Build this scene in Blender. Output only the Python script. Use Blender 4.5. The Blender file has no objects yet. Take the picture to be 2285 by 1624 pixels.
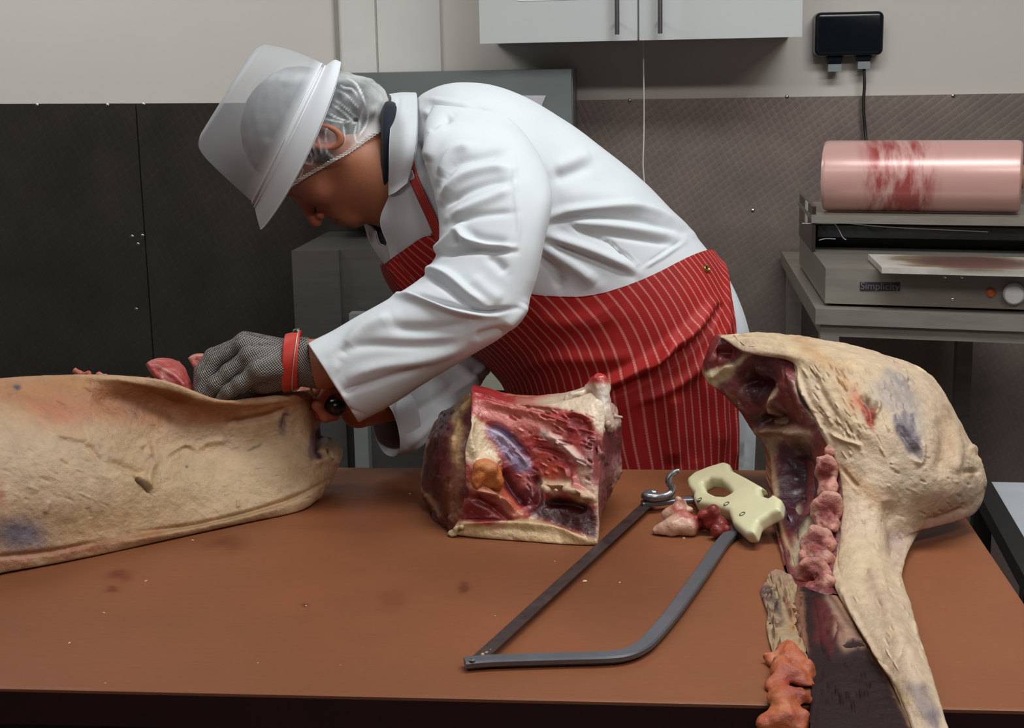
import bpy, bmesh, math, random
import numpy as np
from mathutils import Vector, Matrix

# ------------------------------------------------------------------ camera frame
F, IW, IH = 3300.0, 2285.0, 1624.0
CAM = np.array([0.0, 0.0, 1.53])
PX0, PY0 = IW / 2, IH / 2
def _n(v):
    v = np.asarray(v, float); return v / np.linalg.norm(v)
Yc = _n([323, 682, -F])                      # the room's depth axis seen in camera axes
Zc = _n(np.cross(_n([1, 0.0205, 0]), Yc))     # up
Xc = np.cross(Yc, Zc)
ROT = np.array([Xc, Yc, Zc])                 # world <- camera
def ray(px, py):
    return ROT @ np.array([px - PX0, -(py - PY0), -F])
def W(px, py, Y):                            # photo point at room depth Y
    r = ray(px, py); t = (Y - CAM[1]) / r[1]
    return CAM + r * t
def T(px, py, z):                            # photo point at height z
    r = ray(px, py); t = (z - CAM[2]) / r[2]
    return CAM + r * t
def proj(P):
    q = (np.asarray(P) - CAM) @ ROT
    k = -F / q[..., 2]
    return np.stack([PX0 + q[..., 0] * k, PY0 - q[..., 1] * k], -1)

rng = np.random.default_rng(7)
C = bpy.context.scene.collection
PI = math.pi

def lin(c):
    c = np.asarray(c, float) / 255.0
    return np.where(c <= 0.04045, c / 12.92, ((c + 0.055) / 1.055) ** 2.4)
def rgba(c):
    return tuple(float(x) for x in lin(c)) + (1.0,)

# ------------------------------------------------------------------ noise
def _hash(ix, iy, iz):
    h = (ix * 374761393 + iy * 668265263 + iz * 1274126177) & 0xffffffff
    h = ((h ^ (h >> 13)) * 1274126177) & 0xffffffff
    return ((h ^ (h >> 16)) & 0xffff) / 65535.0
def noise3(p):
    p = np.asarray(p, float); i = np.floor(p).astype(np.int64); f = p - i; f = f * f * (3 - 2 * f)
    out = 0
    for dx in (0, 1):
        for dy in (0, 1):
            for dz in (0, 1):
                w = (f[..., 0] if dx else 1 - f[..., 0]) * (f[..., 1] if dy else 1 - f[..., 1]) * (f[..., 2] if dz else 1 - f[..., 2])
                out = out + w * _hash(i[..., 0] + dx, i[..., 1] + dy, i[..., 2] + dz)
    return out * 2 - 1
def fbm(p, oct=4):
    p = np.asarray(p, float); a, s, t = 1.0, 0, 0
    for k in range(oct):
        s = s + a * noise3(p + 17.3 * k); t += a; a *= 0.5; p = p * 2.03
    return s / t

# ------------------------------------------------------------------ object helpers
def tag(o, label=None, cat=None, group=None, kind=None):
    if label: o['label'] = label
    if cat: o['category'] = cat
    if group: o['group'] = group
    if kind: o['kind'] = kind
    return o
def empty(name, loc, label=None, cat=None, group=None):
    o = bpy.data.objects.new(name, None); C.objects.link(o)
    o.location = [float(x) for x in loc]; o.empty_display_size = 0.05
    return tag(o, label, cat, group)
def link(name, me, mat, parent=None, smooth=True):
    o = bpy.data.objects.new(name, me); C.objects.link(o)
    if mat is not None: me.materials.append(mat)
    if smooth:
        me.polygons.foreach_set('use_smooth', [True] * len(me.polygons))
    if parent is not None:
        o.parent = parent
        pl = Vector((0, 0, 0)); q = parent
        while q is not None:
            pl += q.location; q = q.parent
        me.transform(Matrix.Translation(-pl))
    return o
def mesh(name, V, Fc, mat, parent=None, smooth=True, col=None):
    me = bpy.data.meshes.new(name)
    V = np.asarray(V, float)
    me.from_pydata(V.tolist(), [], [list(map(int, f)) for f in Fc])
    if col is not None:
        a = me.color_attributes.new('Col', 'FLOAT_COLOR', 'POINT')
        cc = np.ones((len(V), 4)); cc[:, :3] = np.clip(col, 0, 1)
        a.data.foreach_set('color', cc.ravel())
    me.validate(); me.update()
    return link(name, me, mat, parent, smooth)

def bm_obj(name, bm, mat, parent=None, smooth=False, bevel=0, seg=2):
    if bevel:
        bmesh.ops.bevel(bm, geom=[e for e in bm.edges if e.calc_face_angle(0) > 0.5], offset=bevel, segments=seg, affect='EDGES', profile=0.5)
    bmesh.ops.recalc_face_normals(bm, faces=bm.faces[:])
    me = bpy.data.meshes.new(name); bm.to_mesh(me); bm.free()
    o = link(name, me, mat, parent, False)
    if smooth: shade(o)
    return o
def shade(o, ang=0.6):
    me = o.data
    me.polygons.foreach_set('use_smooth', [True] * len(me.polygons))
    bm = bmesh.new(); bm.from_mesh(me)
    for e in bm.edges: e.smooth = e.calc_face_angle(0) < ang
    bm.to_mesh(me); bm.free()
def box(bm, a, b):
    a = np.minimum(a, b), np.maximum(a, b); lo, hi = a
    vs = [bm.verts.new((x, y, z)) for x in (lo[0], hi[0]) for y in (lo[1], hi[1]) for z in (lo[2], hi[2])]
    for f in ((0, 1, 3, 2), (4, 6, 7, 5), (0, 4, 5, 1), (2, 3, 7, 6), (0, 2, 6, 4), (1, 5, 7, 3)):
        bm.faces.new([vs[i] for i in f])
def hexa(bm, P):                             # eight corners: four front (ccw), four back
    vs = [bm.verts.new([float(c) for c in p]) for p in P]
    for f in ((0, 1, 2, 3), (7, 6, 5, 4), (0, 4, 5, 1), (1, 5, 6, 2), (2, 6, 7, 3), (3, 7, 4, 0)):
        bm.faces.new([vs[i] for i in f])
def box_obj(name, a, b, mat, parent=None, bevel=0.002, seg=2):
    bm = bmesh.new(); box(bm, np.array(a, float), np.array(b, float))
    return bm_obj(name, bm, mat, parent, True, bevel, seg)
def cyl(bm, p, q, r, r2=None, n=20, caps=True):
    p, q = Vector(p), Vector(q); r2 = r if r2 is None else r2
    d = (q - p).normalized(); a = d.orthogonal().normalized(); b = d.cross(a)
    A = [bm.verts.new(p + (a * math.cos(t) + b * math.sin(t)) * r) for t in [2 * PI * k / n for k in range(n)]]
    B = [bm.verts.new(q + (a * math.cos(t) + b * math.sin(t)) * r2) for t in [2 * PI * k / n for k in range(n)]]
    for k in range(n): bm.faces.new((A[k], A[(k + 1) % n], B[(k + 1) % n], B[k]))
    if caps: bm.faces.new(A[::-1]); bm.faces.new(B)
def cyl_obj(name, p, q, r, mat, parent=None, bevel=0, n=24, r2=None):
    bm = bmesh.new(); cyl(bm, p, q, r, r2, n)
    return bm_obj(name, bm, mat, parent, True, bevel)
def lathe_obj(name, origin, axis, prof, mat, parent=None, n=40):
    ax = Vector(axis).normalized(); a = ax.orthogonal().normalized(); b = ax.cross(a); o = Vector(origin)
    V, Fc = [], []
    for h, r in prof:
        for k in range(n):
            t = 2 * PI * k / n; V.append(o + ax * h + (a * math.cos(t) + b * math.sin(t)) * max(r, 1e-5))
    m = len(prof)
    for i in range(m - 1):
        for k in range(n):
            Fc.append((i * n + k, i * n + (k + 1) % n, (i + 1) * n + (k + 1) % n, (i + 1) * n + k))
    Fc.append(list(range(n))[::-1]); Fc.append([(m - 1) * n + k for k in range(n)])
    o = mesh(name, [tuple(v) for v in V], Fc, mat, parent); shade(o); return o

# ------------------------------------------------------------------ splines, lofts
def cr(P, t):                                # Catmull-Rom through P (n,k), t in [0,1]
    P = np.asarray(P, float); n = len(P); x = np.clip(np.asarray(t, float), 0, 1) * (n - 1)
    i = np.minimum(x.astype(int), n - 2); f = (x - i)[:, None] if P.ndim == 2 else (x - i).reshape((-1,) + (1,) * (P.ndim - 1))
    ext = np.concatenate([[2 * P[0] - P[1]], P, [2 * P[-1] - P[-2]]])
    a, b, c, d = ext[i], ext[i + 1], ext[i + 2], ext[i + 3]
    return 0.5 * ((2 * b) + (-a + c) * f + (2 * a - 5 * b + 4 * c - d) * f ** 2 + (-a + 3 * b - 3 * c + d) * f ** 3)
def crl(P, n):                               # resample a polyline smoothly, even in length
    q = cr(P, np.linspace(0, 1, 400)); s = np.r_[0, np.cumsum(np.linalg.norm(np.diff(q, axis=0), axis=1))]
    u = np.linspace(0, s[-1], n)
    return np.stack([np.interp(u, s, q[:, k]) for k in range(q.shape[1])], 1)
def gfaces(nu, nv, wrap=False, off=0, flip=False):
    out = []
    for i in range(nu - 1):
        for j in range(nv if wrap else nv - 1):
            k = (j + 1) % nv
            f = (off + i * nv + j, off + i * nv + k, off + (i + 1) * nv + k, off + (i + 1) * nv + j)
            out.append(f[::-1] if flip else f)
    return out
def grid_normals(G, wrap=False):
    du = np.gradient(G, axis=0)
    if wrap: dv = (np.roll(G, -1, 1) - np.roll(G, 1, 1)) / 2
    else: dv = np.gradient(G, axis=1)
    n = np.cross(du, dv); return n / np.maximum(np.linalg.norm(n, axis=-1, keepdims=True), 1e-12)
def tube_obj(name, path, r, mat, parent=None, n=12, smooth_n=None, caps=True):
    P = np.asarray(path, float)
    if smooth_n: P = crl(P, smooth_n)
    m = len(P); rr = np.full(m, r) if np.isscalar(r) else np.interp(np.linspace(0, 1, m), np.linspace(0, 1, len(r)), r)
    t = np.gradient(P, axis=0); t /= np.linalg.norm(t, axis=1, keepdims=True)
    a = np.cross(t[0], [0.31, 0.52, 0.79]); a /= np.linalg.norm(a); V = []
    for i in range(m):
        a = a - t[i] * (a @ t[i]); a /= np.linalg.norm(a); b = np.cross(t[i], a)
        for k in range(n):
            th = 2 * PI * k / n; V.append(P[i] + rr[i] * (a * math.cos(th) + b * math.sin(th)))
    Fc = gfaces(m, n, True)
    if caps: Fc += [list(range(n))[::-1], [(m - 1) * n + k for k in range(n)]]
    return mesh(name, V, Fc, mat, parent)

# photo-space strokes -> relief on a surface; patches -> colour laid on there, painted shade included
def seg_dist(q, line):
    q = np.asarray(q, float); best = np.full(len(q), 1e9); L = np.asarray(line, float)
    if len(L) == 1: return np.linalg.norm(q - L[0], axis=1)
    for a, b in zip(L[:-1], L[1:]):
        d = b - a; t = np.clip(((q - a) @ d) / max(d @ d, 1e-9), 0, 1)
        best = np.minimum(best, np.linalg.norm(q - a - t[:, None] * d, axis=1))
    return best
def seg_param(q, line):
    q = np.asarray(q, float); L = np.asarray(line, float); best = np.full(len(q), 1e9); par = np.zeros(len(q))
    for k, (a, b) in enumerate(zip(L[:-1], L[1:])):
        d = b - a; t = np.clip(((q - a) @ d) / max(d @ d, 1e-9), 0, 1)
        dd = np.linalg.norm(q - a - t[:, None] * d, axis=1); m = dd < best
        best[m] = dd[m]; par[m] = (k + t[m]) / (len(L) - 1)
    return best, par
def in_poly(q, poly):
    x, y = q[:, 0], q[:, 1]; P = np.asarray(poly, float); r = np.zeros(len(q), bool); j = len(P) - 1
    for i in range(len(P)):
        c = ((P[i, 1] > y) != (P[j, 1] > y)) & (x < (P[j, 0] - P[i, 0]) * (y - P[i, 1]) / (P[j, 1] - P[i, 1] + 1e-12) + P[i, 0])
        r ^= c; j = i
    return r
def poly_sd(q, poly):                        # signed distance in px, negative inside
    P = np.asarray(poly, float); d = seg_dist(q, np.vstack([P, P[:1]]))
    return np.where(in_poly(q, poly), -d, d)
def relief(q, strokes):
    h = np.zeros(len(q))
    for line, w, amp in strokes:
        L = crl(line, 14) if len(line) > 2 else np.asarray(line, float)
        if len(L) < 2: h += amp * np.exp(-(seg_dist(q, L) / w) ** 2); continue
        lo, hi = L.min(0) - 3.2 * w, L.max(0) + 3.2 * w
        m = np.all((q > lo) & (q < hi), axis=1)
        if not m.any(): continue
        d, t = seg_param(q[m], L)
        h[m] += amp * np.exp(-(d / w) ** 2) * np.clip(np.sin(np.clip(t, 0.04, 0.96) * PI) * 1.8, 0, 1)
    return h
def paint(q, base, patches, wob=None, P3=None):
    col = np.tile(lin(base), (len(q), 1))
    qq = q if wob is None else q + wob
    for p in patches:
        kind, geo, c, soft = p[:4]; k = p[4] if len(p) > 4 else 1.0
        if kind == 'p': d = poly_sd(qq, geo)
        elif kind == 's': d = seg_dist(qq, geo[0]) - geo[1]
        else: d = (np.sqrt(((qq[:, 0] - geo[0]) / geo[2]) ** 2 + ((qq[:, 1] - geo[1]) / geo[3]) ** 2) - 1) * min(geo[2], geo[3])
        a = k / (1 + np.exp(np.clip(d / max(soft, 0.1) * 2.2, -40, 40)))
        col = col * (1 - a[:, None]) + lin(c) * a[:, None]
    return col

# ------------------------------------------------------------------ signed-distance blobs -> one continuous surface
def sd_cap(p, a, b, ra, rb):
    a, b = np.asarray(a, float), np.asarray(b, float); d = b - a
    t = np.clip(((p - a) @ d) / max(d @ d, 1e-12), 0, 1)
    return np.linalg.norm(p - a - t[..., None] * d, axis=-1) - (ra + (rb - ra) * t)
def sd_ell(p, c, ax, r):                     # ax: 3x3 rows = axes
    q = (p - np.asarray(c, float)) @ np.asarray(ax, float).T; r = np.asarray(r, float)
    k0 = np.linalg.norm(q / r, axis=-1); k1 = np.linalg.norm(q / r ** 2, axis=-1)
    return k0 * (k0 - 1) / np.maximum(k1, 1e-9)
def smin(a, b, k):
    h = np.clip(0.5 + 0.5 * (b - a) / k, 0, 1)
    return b * (1 - h) + a * h - k * h * (1 - h)
def surface_nets(fn, lo, hi, h):
    lo, hi = np.asarray(lo, float), np.asarray(hi, float)
    n = np.maximum(np.ceil((hi - lo) / h).astype(int) + 1, 3)
    ax = [lo[k] + h * np.arange(n[k]) for k in range(3)]
    D = np.empty(n)
    yy, zz = np.meshgrid(ax[1], ax[2], indexing='ij')
    step = max(1, int(400000 / (n[1] * n[2])))
    for i in range(0, n[0], step):
        xs = ax[0][i:i + step]
        p = np.stack([np.broadcast_to(xs[:, None, None], (len(xs),) + yy.shape), np.broadcast_to(yy, (len(xs),) + yy.shape), np.broadcast_to(zz, (len(xs),) + yy.shape)], -1)
        D[i:i + step] = fn(p)
    D[[0, -1]] = np.maximum(D[[0, -1]], 1e-4); D[:, [0, -1]] = np.maximum(D[:, [0, -1]], 1e-4); D[:, :, [0, -1]] = np.maximum(D[:, :, [0, -1]], 1e-4)
    S = D < 0
    m = n - 1; acc = np.zeros(tuple(m) + (3,)); cnt = np.zeros(tuple(m))
    base = np.stack(np.meshgrid(*[np.arange(k) for k in m], indexing='ij'), -1).astype(float)
    cs = [(x, y, z) for x in (0, 1) for y in (0, 1) for z in (0, 1)]
    def sl(c): return tuple(slice(c[k], c[k] + m[k]) for k in range(3))
    for a in cs:
        for k in range(3):
            if a[k]: continue
            b = list(a); b[k] = 1; b = tuple(b)
            da, db = D[sl(a)], D[sl(b)]; x = (da < 0) != (db < 0)
            t = np.where(x, da / np.where(x, da - db, 1), 0)
            for j in range(3):
                acc[..., j] += np.where(x, a[j] + (t if j == k else 0), 0)
            cnt += x
    act = cnt > 0; idx = np.full(tuple(m), -1); idx[act] = np.arange(act.sum())
    V = lo + h * (base[act] + acc[act] / cnt[act][:, None]); Fc = []
    for k in range(3):
        a = [slice(1, m[j]) for j in range(3)]; a[k] = slice(0, m[k])
        i0, j0 = [j for j in range(3) if j != k]
        s0 = S[tuple(a)]; b = list(a); b[k] = slice(1, m[k] + 1); s1 = S[tuple(b)]
        def cell(di, dj):
            c = list(a); c[i0] = slice(1 - di, m[i0] - di); c[j0] = slice(1 - dj, m[j0] - dj); return idx[tuple(c)]
        x = s0 != s1
        q = np.stack([cell(0, 0)[x], cell(1, 0)[x], cell(1, 1)[x], cell(0, 1)[x]], 1)
        fl = s0[x] if k != 1 else ~s0[x]
        q[~fl] = q[~fl][:, ::-1]; Fc.append(q)
    return V, np.concatenate(Fc)
def vnormals(V, Fc):
    Fc = np.asarray(Fc); n = np.cross(V[Fc[:, 1]] - V[Fc[:, 0]], V[Fc[:, 3]] - V[Fc[:, 0]]); N = np.zeros_like(V)
    for k in range(4): np.add.at(N, Fc[:, k], n)
    return N / np.maximum(np.linalg.norm(N, axis=1, keepdims=True), 1e-12)
def smooth_mesh(V, Fc, it=2, lam=0.5):
    Fc = np.asarray(Fc); E = np.concatenate([Fc[:, [0, 1]], Fc[:, [1, 2]], Fc[:, [2, 3]], Fc[:, [3, 0]]])
    for _ in range(it):
        s = np.zeros_like(V); c = np.zeros(len(V))
        np.add.at(s, E[:, 0], V[E[:, 1]]); np.add.at(s, E[:, 1], V[E[:, 0]])
        np.add.at(c, E[:, 0], 1); np.add.at(c, E[:, 1], 1)
        V = V + lam * (s / np.maximum(c, 1)[:, None] - V)
    return V

# ------------------------------------------------------------------ materials
def mat_new(name):
    m = bpy.data.materials.new(name); m.use_nodes = True
    nt = m.node_tree; return m, nt, nt.nodes['Principled BSDF']
def setp(b, **k):
    for n, v in k.items():
        b.inputs[n.replace('_', ' ')].default_value = v
def nd(nt, t, **k):
    n = nt.nodes.new(t)
    for a, v in k.items(): setattr(n, a, v)
    return n
def coord(nt, scale=(1, 1, 1), kind='Object'):
    tc = nd(nt, 'ShaderNodeTexCoord'); mp = nd(nt, 'ShaderNodeMapping')
    mp.inputs['Scale'].default_value = scale; nt.links.new(tc.outputs[kind], mp.inputs[0]); return mp.outputs[0]
def tex_noise(nt, vec, scale, detail=6, rough=0.6):
    n = nd(nt, 'ShaderNodeTexNoise'); n.inputs['Scale'].default_value = scale; n.inputs['Detail'].default_value = detail
    n.inputs['Roughness'].default_value = rough; nt.links.new(vec, n.inputs['Vector']); return n.outputs['Fac']
def ramp(nt, fac, stops):
    r = nd(nt, 'ShaderNodeValToRGB'); e = r.color_ramp.elements
    e[0].position, e[0].color = stops[0]; e[1].position, e[1].color = stops[-1]
    for p, c in stops[1:-1]:
        x = e.new(p); x.color = c
    nt.links.new(fac, r.inputs[0]); return r.outputs[0]
def mix(nt, f, a, b, mode='MIX'):
    n = nd(nt, 'ShaderNodeMix', data_type='RGBA', blend_type=mode)
    for k, v in ((0, f), (6, a), (7, b)):
        if hasattr(v, 'links'): nt.links.new(v, n.inputs[k])
        else: n.inputs[k].default_value = v
    return n.outputs[2]
def math_n(nt, op, a, b=0.0, c=None):
    n = nd(nt, 'ShaderNodeMath', operation=op)
    for k, v in ((0, a), (1, b), (2, c)):
        if v is None: continue
        if hasattr(v, 'links'): nt.links.new(v, n.inputs[k])
        else: n.inputs[k].default_value = v
    return n.outputs[0]
def bump(nt, b, h, strength, dist):
    n = nd(nt, 'ShaderNodeBump'); n.inputs['Strength'].default_value = strength; n.inputs['Distance'].default_value = dist
    nt.links.new(h, n.inputs['Height']); nt.links.new(n.outputs[0], b.inputs['Normal'])
def simple(name, c, rough=0.5, metal=0.0, var=0.08, scale=20, bmp=0, bscale=80, spec=0.5, stretch=(1, 1, 1)):
    m, nt, b = mat_new(name); v = coord(nt, stretch); f = tex_noise(nt, v, scale)
    c = np.array(rgba(c)); lo = tuple(np.r_[c[:3] * (1 - var), 1]); hi = tuple(np.r_[np.clip(c[:3] * (1 + var), 0, 1), 1])
    nt.links.new(ramp(nt, f, [(0.3, lo), (0.7, hi)]), b.inputs['Base Color'])
    setp(b, Roughness=rough, Metallic=metal); b.inputs['Specular IOR Level'].default_value = spec
    if bmp: bump(nt, b, tex_noise(nt, v, bscale), bmp, 0.002)
    return m
def attr_mat(name, rough=0.5, var=0.25, scale=60, bmp=0.4, bscale=150, dist=0.002, sss=0.0, spec=0.5, coat=0.0, rvar=0.15, stretch=(1, 1, 1), tone=1.0):
    m, nt, b = mat_new(name); v = coord(nt, stretch)
    a = nd(nt, 'ShaderNodeAttribute', attribute_name='Col')
    f = tex_noise(nt, v, scale, 8, 0.65)
    g = ramp(nt, f, [(0.25, (tone * (1 - var),) * 3 + (1,)), (0.75, (tone * (1 + var * 0.4),) * 3 + (1,))])
    nt.links.new(mix(nt, 1.0, a.outputs['Color'], g, 'MULTIPLY'), b.inputs['Base Color'])
    r = math_n(nt, 'MULTIPLY_ADD', tex_noise(nt, v, scale * 0.5), rvar * 2, rough - rvar)
    nt.links.new(r, b.inputs['Roughness']); b.inputs['Specular IOR Level'].default_value = spec
    b.inputs['Coat Weight'].default_value = coat; b.inputs['Coat Roughness'].default_value = 0.15
    if sss:
        b.inputs['Subsurface Weight'].default_value = sss; b.inputs['Subsurface Radius'].default_value = (0.008, 0.003, 0.002); b.inputs['Subsurface Scale'].default_value = 0.6
    if bmp: bump(nt, b, tex_noise(nt, v, bscale, 8, 0.6), bmp, dist)
    return m
# ------------------------------------------------------------------ camera, light
cd = bpy.data.cameras.new('camera'); cam = bpy.data.objects.new('camera', cd); C.objects.link(cam)
cd.sensor_fit = 'HORIZONTAL'; cd.sensor_width = 36; cd.lens = 36 * F / IW; cd.clip_start = 0.02
cam.matrix_world = Matrix([list(ROT[i]) + [float(CAM[i])] for i in range(3)] + [[0, 0, 0, 1]])
sc = bpy.context.scene; sc.camera = cam
sc.view_settings.view_transform = 'Standard'; sc.view_settings.look = 'None'; sc.view_settings.gamma = 1
sc.view_settings.use_curve_mapping = False; sc.view_settings.exposure = 0.13
sc.cycles.max_bounces = 6; sc.cycles.transparent_max_bounces = 16
wd = bpy.data.worlds.new('room_air'); sc.world = wd; wd.use_nodes = True
wd.node_tree.nodes['Background'].inputs[0].default_value = (0.8, 0.86, 0.9, 1); wd.node_tree.nodes['Background'].inputs[1].default_value = 0.02
def area(name, loc, aim, sx, sy, power, col=(1, 1, 1)):
    d = bpy.data.lights.new(name, 'AREA'); d.shape = 'RECTANGLE'; d.size, d.size_y = sx, sy; d.energy = power; d.color = col
    o = bpy.data.objects.new(name, d); C.objects.link(o); o.location = loc
    o.rotation_euler = (Vector(aim) - Vector(loc)).to_track_quat('-Z', 'Y').to_euler(); return o
area('ceiling_tube_near', (0.5, 1.95, 2.78), (0.5, 2.05, 0), 1.6, 0.5, 36, (0.93, 1.0, 1.0))
area('left_wall_fill', (-2.0, 2.9, 2.78), (-1.9, 3.6, 0.6), 1.4, 0.3, 22, (0.95, 1.0, 1.0))  # unseen fill lamp, added and aimed to brighten the left wall
for lx, lp in ((-1.2, 14), (1.2, 30)): area('ceiling_tube_front', (lx, 0.3, 2.78), (lx * .8, 1.6, .9), 1.5, 0.25, lp, (1.0, 0.975, 0.94))

# ------------------------------------------------------------------ room shell
YW = 3.98
wall_m = simple('painted_wall', (222, 213, 206), 0.55, var=0.03, scale=1.2, bmp=0.05, bscale=300)
trim_m = simple('white_trim', (224, 219, 213), 0.45, var=0.02)
ceil_m = simple('ceiling_paint', (205, 203, 198), 0.7, var=0.03)
dark_wall = simple('grey_far_wall', (70, 66, 62), 0.7, var=0.05)
side_m = simple('grey_side_wall', (120, 114, 108), 0.6, var=0.05)
floor_m = simple('grey_floor', (92, 88, 84), 0.5, var=0.15, scale=30, bmp=0.3)
def struct(o): o['kind'] = 'structure'; return o
struct(box_obj('wall_back', (-3.2, 4.0, 0), (3.2, 4.12, 2.8), wall_m, bevel=0))
struct(box_obj('wall_left', (-3.3, -2.2, 0), (-3.2, 4.12, 2.8), side_m, bevel=0))
struct(box_obj('wall_right', (3.2, -2.2, 0), (3.3, 4.12, 2.8), side_m, bevel=0))
struct(box_obj('wall_front', (-3.3, -2.3, 0), (3.3, -2.2, 2.8), dark_wall, bevel=0))
struct(box_obj('floor', (-3.3, -2.3, -0.1), (3.3, 4.12, 0), floor_m, bevel=0))
struct(box_obj('ceiling', (-3.3, -2.3, 2.8), (3.3, 4.12, 2.9), ceil_m, bevel=0))
t = [W(757, 40, 4.0)[0], W(838, 40, 4.0)[0]]
struct(box_obj('trim_1', (t[0], 3.99, 1.40), (t[1], 4.0, 2.8), trim_m, bevel=0.002))
struct(box_obj('trim_2', (t[0] - 0.010, 3.984, 1.40), (t[0], 4.0, 2.8), simple('grey_seal', (150, 146, 138), 0.5), bevel=0.002))
t = [W(840, 40, 4.0)[0], W(982, 40, 4.0)[0]]
struct(box_obj('trim_3', (t[0] + 0.003, 3.993, 1.40), (t[1], 4.0, 2.8), trim_m, bevel=0.001))

# ------------------------------------------------------------------ textured steel wall panels
def panel_mat(name, c, cell, metal=.75):
    m, nt, b = mat_new(name); v = coord(nt)
    sp = nd(nt, 'ShaderNodeSeparateXYZ'); nt.links.new(v, sp.inputs[0])
    a = math_n(nt, 'ADD', math_n(nt, 'MULTIPLY', sp.outputs[0], 1.35 / cell), math_n(nt, 'MULTIPLY', sp.outputs[2], 0.62 / cell))
    c2 = math_n(nt, 'SUBTRACT', math_n(nt, 'MULTIPLY', sp.outputs[0], 0.75 / cell), math_n(nt, 'MULTIPLY', sp.outputs[2], 1.0 / cell))
    h = math_n(nt, 'MULTIPLY', math_n(nt, 'ABSOLUTE', math_n(nt, 'SINE', math_n(nt, 'MULTIPLY', a, PI))), math_n(nt, 'ABSOLUTE', math_n(nt, 'SINE', math_n(nt, 'MULTIPLY', c2, PI))))
    h = math_n(nt, 'POWER', h, 0.45)
    f = tex_noise(nt, v, 5, 5)
    cc = np.array(rgba(c))[:3]
    base = ramp(nt, f, [(0.3, tuple(cc * 0.8) + (1,)), (0.7, tuple(cc * 1.2) + (1,))])
    edge = ramp(nt, h, [(0.0, (1.3, 1.27, 1.25, 1)), (0.40, (1, 1, 1, 1))])
    nt.links.new(mix(nt, 1.0, base, edge, 'MULTIPLY'), b.inputs['Base Color'])
    setp(b, Metallic=metal, Roughness=0.36); bump(nt, b, h, 0.10, 0.003); return m
pm_l = panel_mat('quilted_steel_dim_reflection', (82, 77, 70), 0.030, .65); pm_r = panel_mat('quilted_steel_bright_reflection', (150, 134, 127), 0.024, .45)  # same steel twice: room's dark and bright reflection painted into the tone
screw_m = simple('screw_steel', (190, 188, 180), 0.25, 1.0)
def panel(poly_px, z0, label, screws, pm=None):
    pts = [W(x, y, YW) for x, y in poly_px]
    top = [p for p in pts]
    r = empty('steel_wall_panel', (top[0][0], YW, z0), label, 'wall panel', 'textured steel sheets cladding the back wall')
    bm = bmesh.new()
    a, b = top
    hexa(bm, [(a[0], YW, z0), (b[0], YW, z0), (b[0], YW, b[2]), (a[0], YW, a[2]), (a[0], YW + .018, z0), (b[0], YW + .018, z0), (b[0], YW + .018, b[2]), (a[0], YW + .018, a[2])])
    bm_obj('sheet', bm, pm or pm_l, r)
    for x, y in screws:
        p = W(x, y, YW)
        lathe_obj('screw', p + np.array([0, 0.001, 0]), (0, -1, 0), [(0, .0055), (.002, .005), (.0032, .003), (.0034, .0012)], screw_m, r, 14)
    return r
panel([(-420, 233), (301, 231)], 0.05, 'quilted steel wall sheet left of the vertical screwed seam', [(83, 235), (240, 235), (295, 528), (304, 690)])
panel([(304, 231), (1282, 226)], 0.05, 'quilted steel wall sheet behind the hat, right of the screwed seam', [(320, 233), (318, 526), (308, 545)])
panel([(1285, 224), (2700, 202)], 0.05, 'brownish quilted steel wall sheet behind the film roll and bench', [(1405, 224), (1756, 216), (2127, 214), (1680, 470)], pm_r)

# ------------------------------------------------------------------ wall cupboard
cab_m = simple('white_laminate', (208, 208, 208), 0.35, var=0.015, scale=4)
brush = simple('brushed_steel', (150, 148, 146), 0.3, 1.0, var=0.1, stretch=(3, 3, 40))
x0, x1, xm = W(1070, 60, 3.65)[0], W(1790, 60, 3.65)[0], W(1424.5, 60, 3.65)[0]; zb = 1.574
r = empty('wall_cupboard', ((x0 + x1) / 2, 3.98, zb), 'white two-door cupboard mounted high on the back wall above the bent man', 'cupboard')
box_obj('carcass', (x0 + .002, 3.672, zb + .002), (x1 - .002, 3.995, 2.28), cab_m, r)
for a, b, hx, hy in ((x0, xm - .0022, 1377, 77), (xm + .0022, x1, 1473, 75)):
    d = box_obj('door', (a, 3.65, zb - .001), (b, 3.670, 2.28), cab_m, r, 0.0015)
    p = W(hx, hy, 3.615); h = empty('handle', (p[0], 3.615, p[2]))
    bm = bmesh.new(); cyl(bm, (p[0], 3.615, p[2]), (p[0], 3.615, p[2] + .19), .0058, n=16)
    for dz in (.03, .16): cyl(bm, (p[0], 3.615, p[2] + dz), (p[0], 3.651, p[2] + dz), .0042, n=12)
    bpy.data.objects.remove(h); bm_obj('handle', bm, brush, d, True)
p, q = W(1155, 3, 3.648), W(1332, -2, 3.648)
bm = bmesh.new(); hexa(bm, [(p[0], 3.6485, p[2]), (q[0], 3.6485, p[2] + .001), (q[0], 3.6485, p[2] + .13), (p[0], 3.6485, p[2] + .13), (p[0], 3.6497, p[2]), (q[0], 3.6497, p[2] + .001), (q[0], 3.6497, p[2] + .13), (p[0], 3.6497, p[2] + .13)])
tag(bm_obj('paper_notice', bm, simple('white_paper', (240, 240, 238), 0.6)), 'white paper sheet stuck on the left door of the wall cupboard', 'paper')
cord = [W(1436, 88, 3.78) + np.array([0, 0, .02])] + [W(x, y, 3.78) for x, y in ((1436, 140), (1437, 215), (1437, 300), (1435, 365), (1438, 405), (1440, 430))]
tag(tube_obj('pull_cord', cord, .0017, simple('white_string', (226, 224, 216), 0.7), smooth_n=40, n=8), 'thin white cord hanging down from under the wall cupboard', 'cord')

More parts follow.
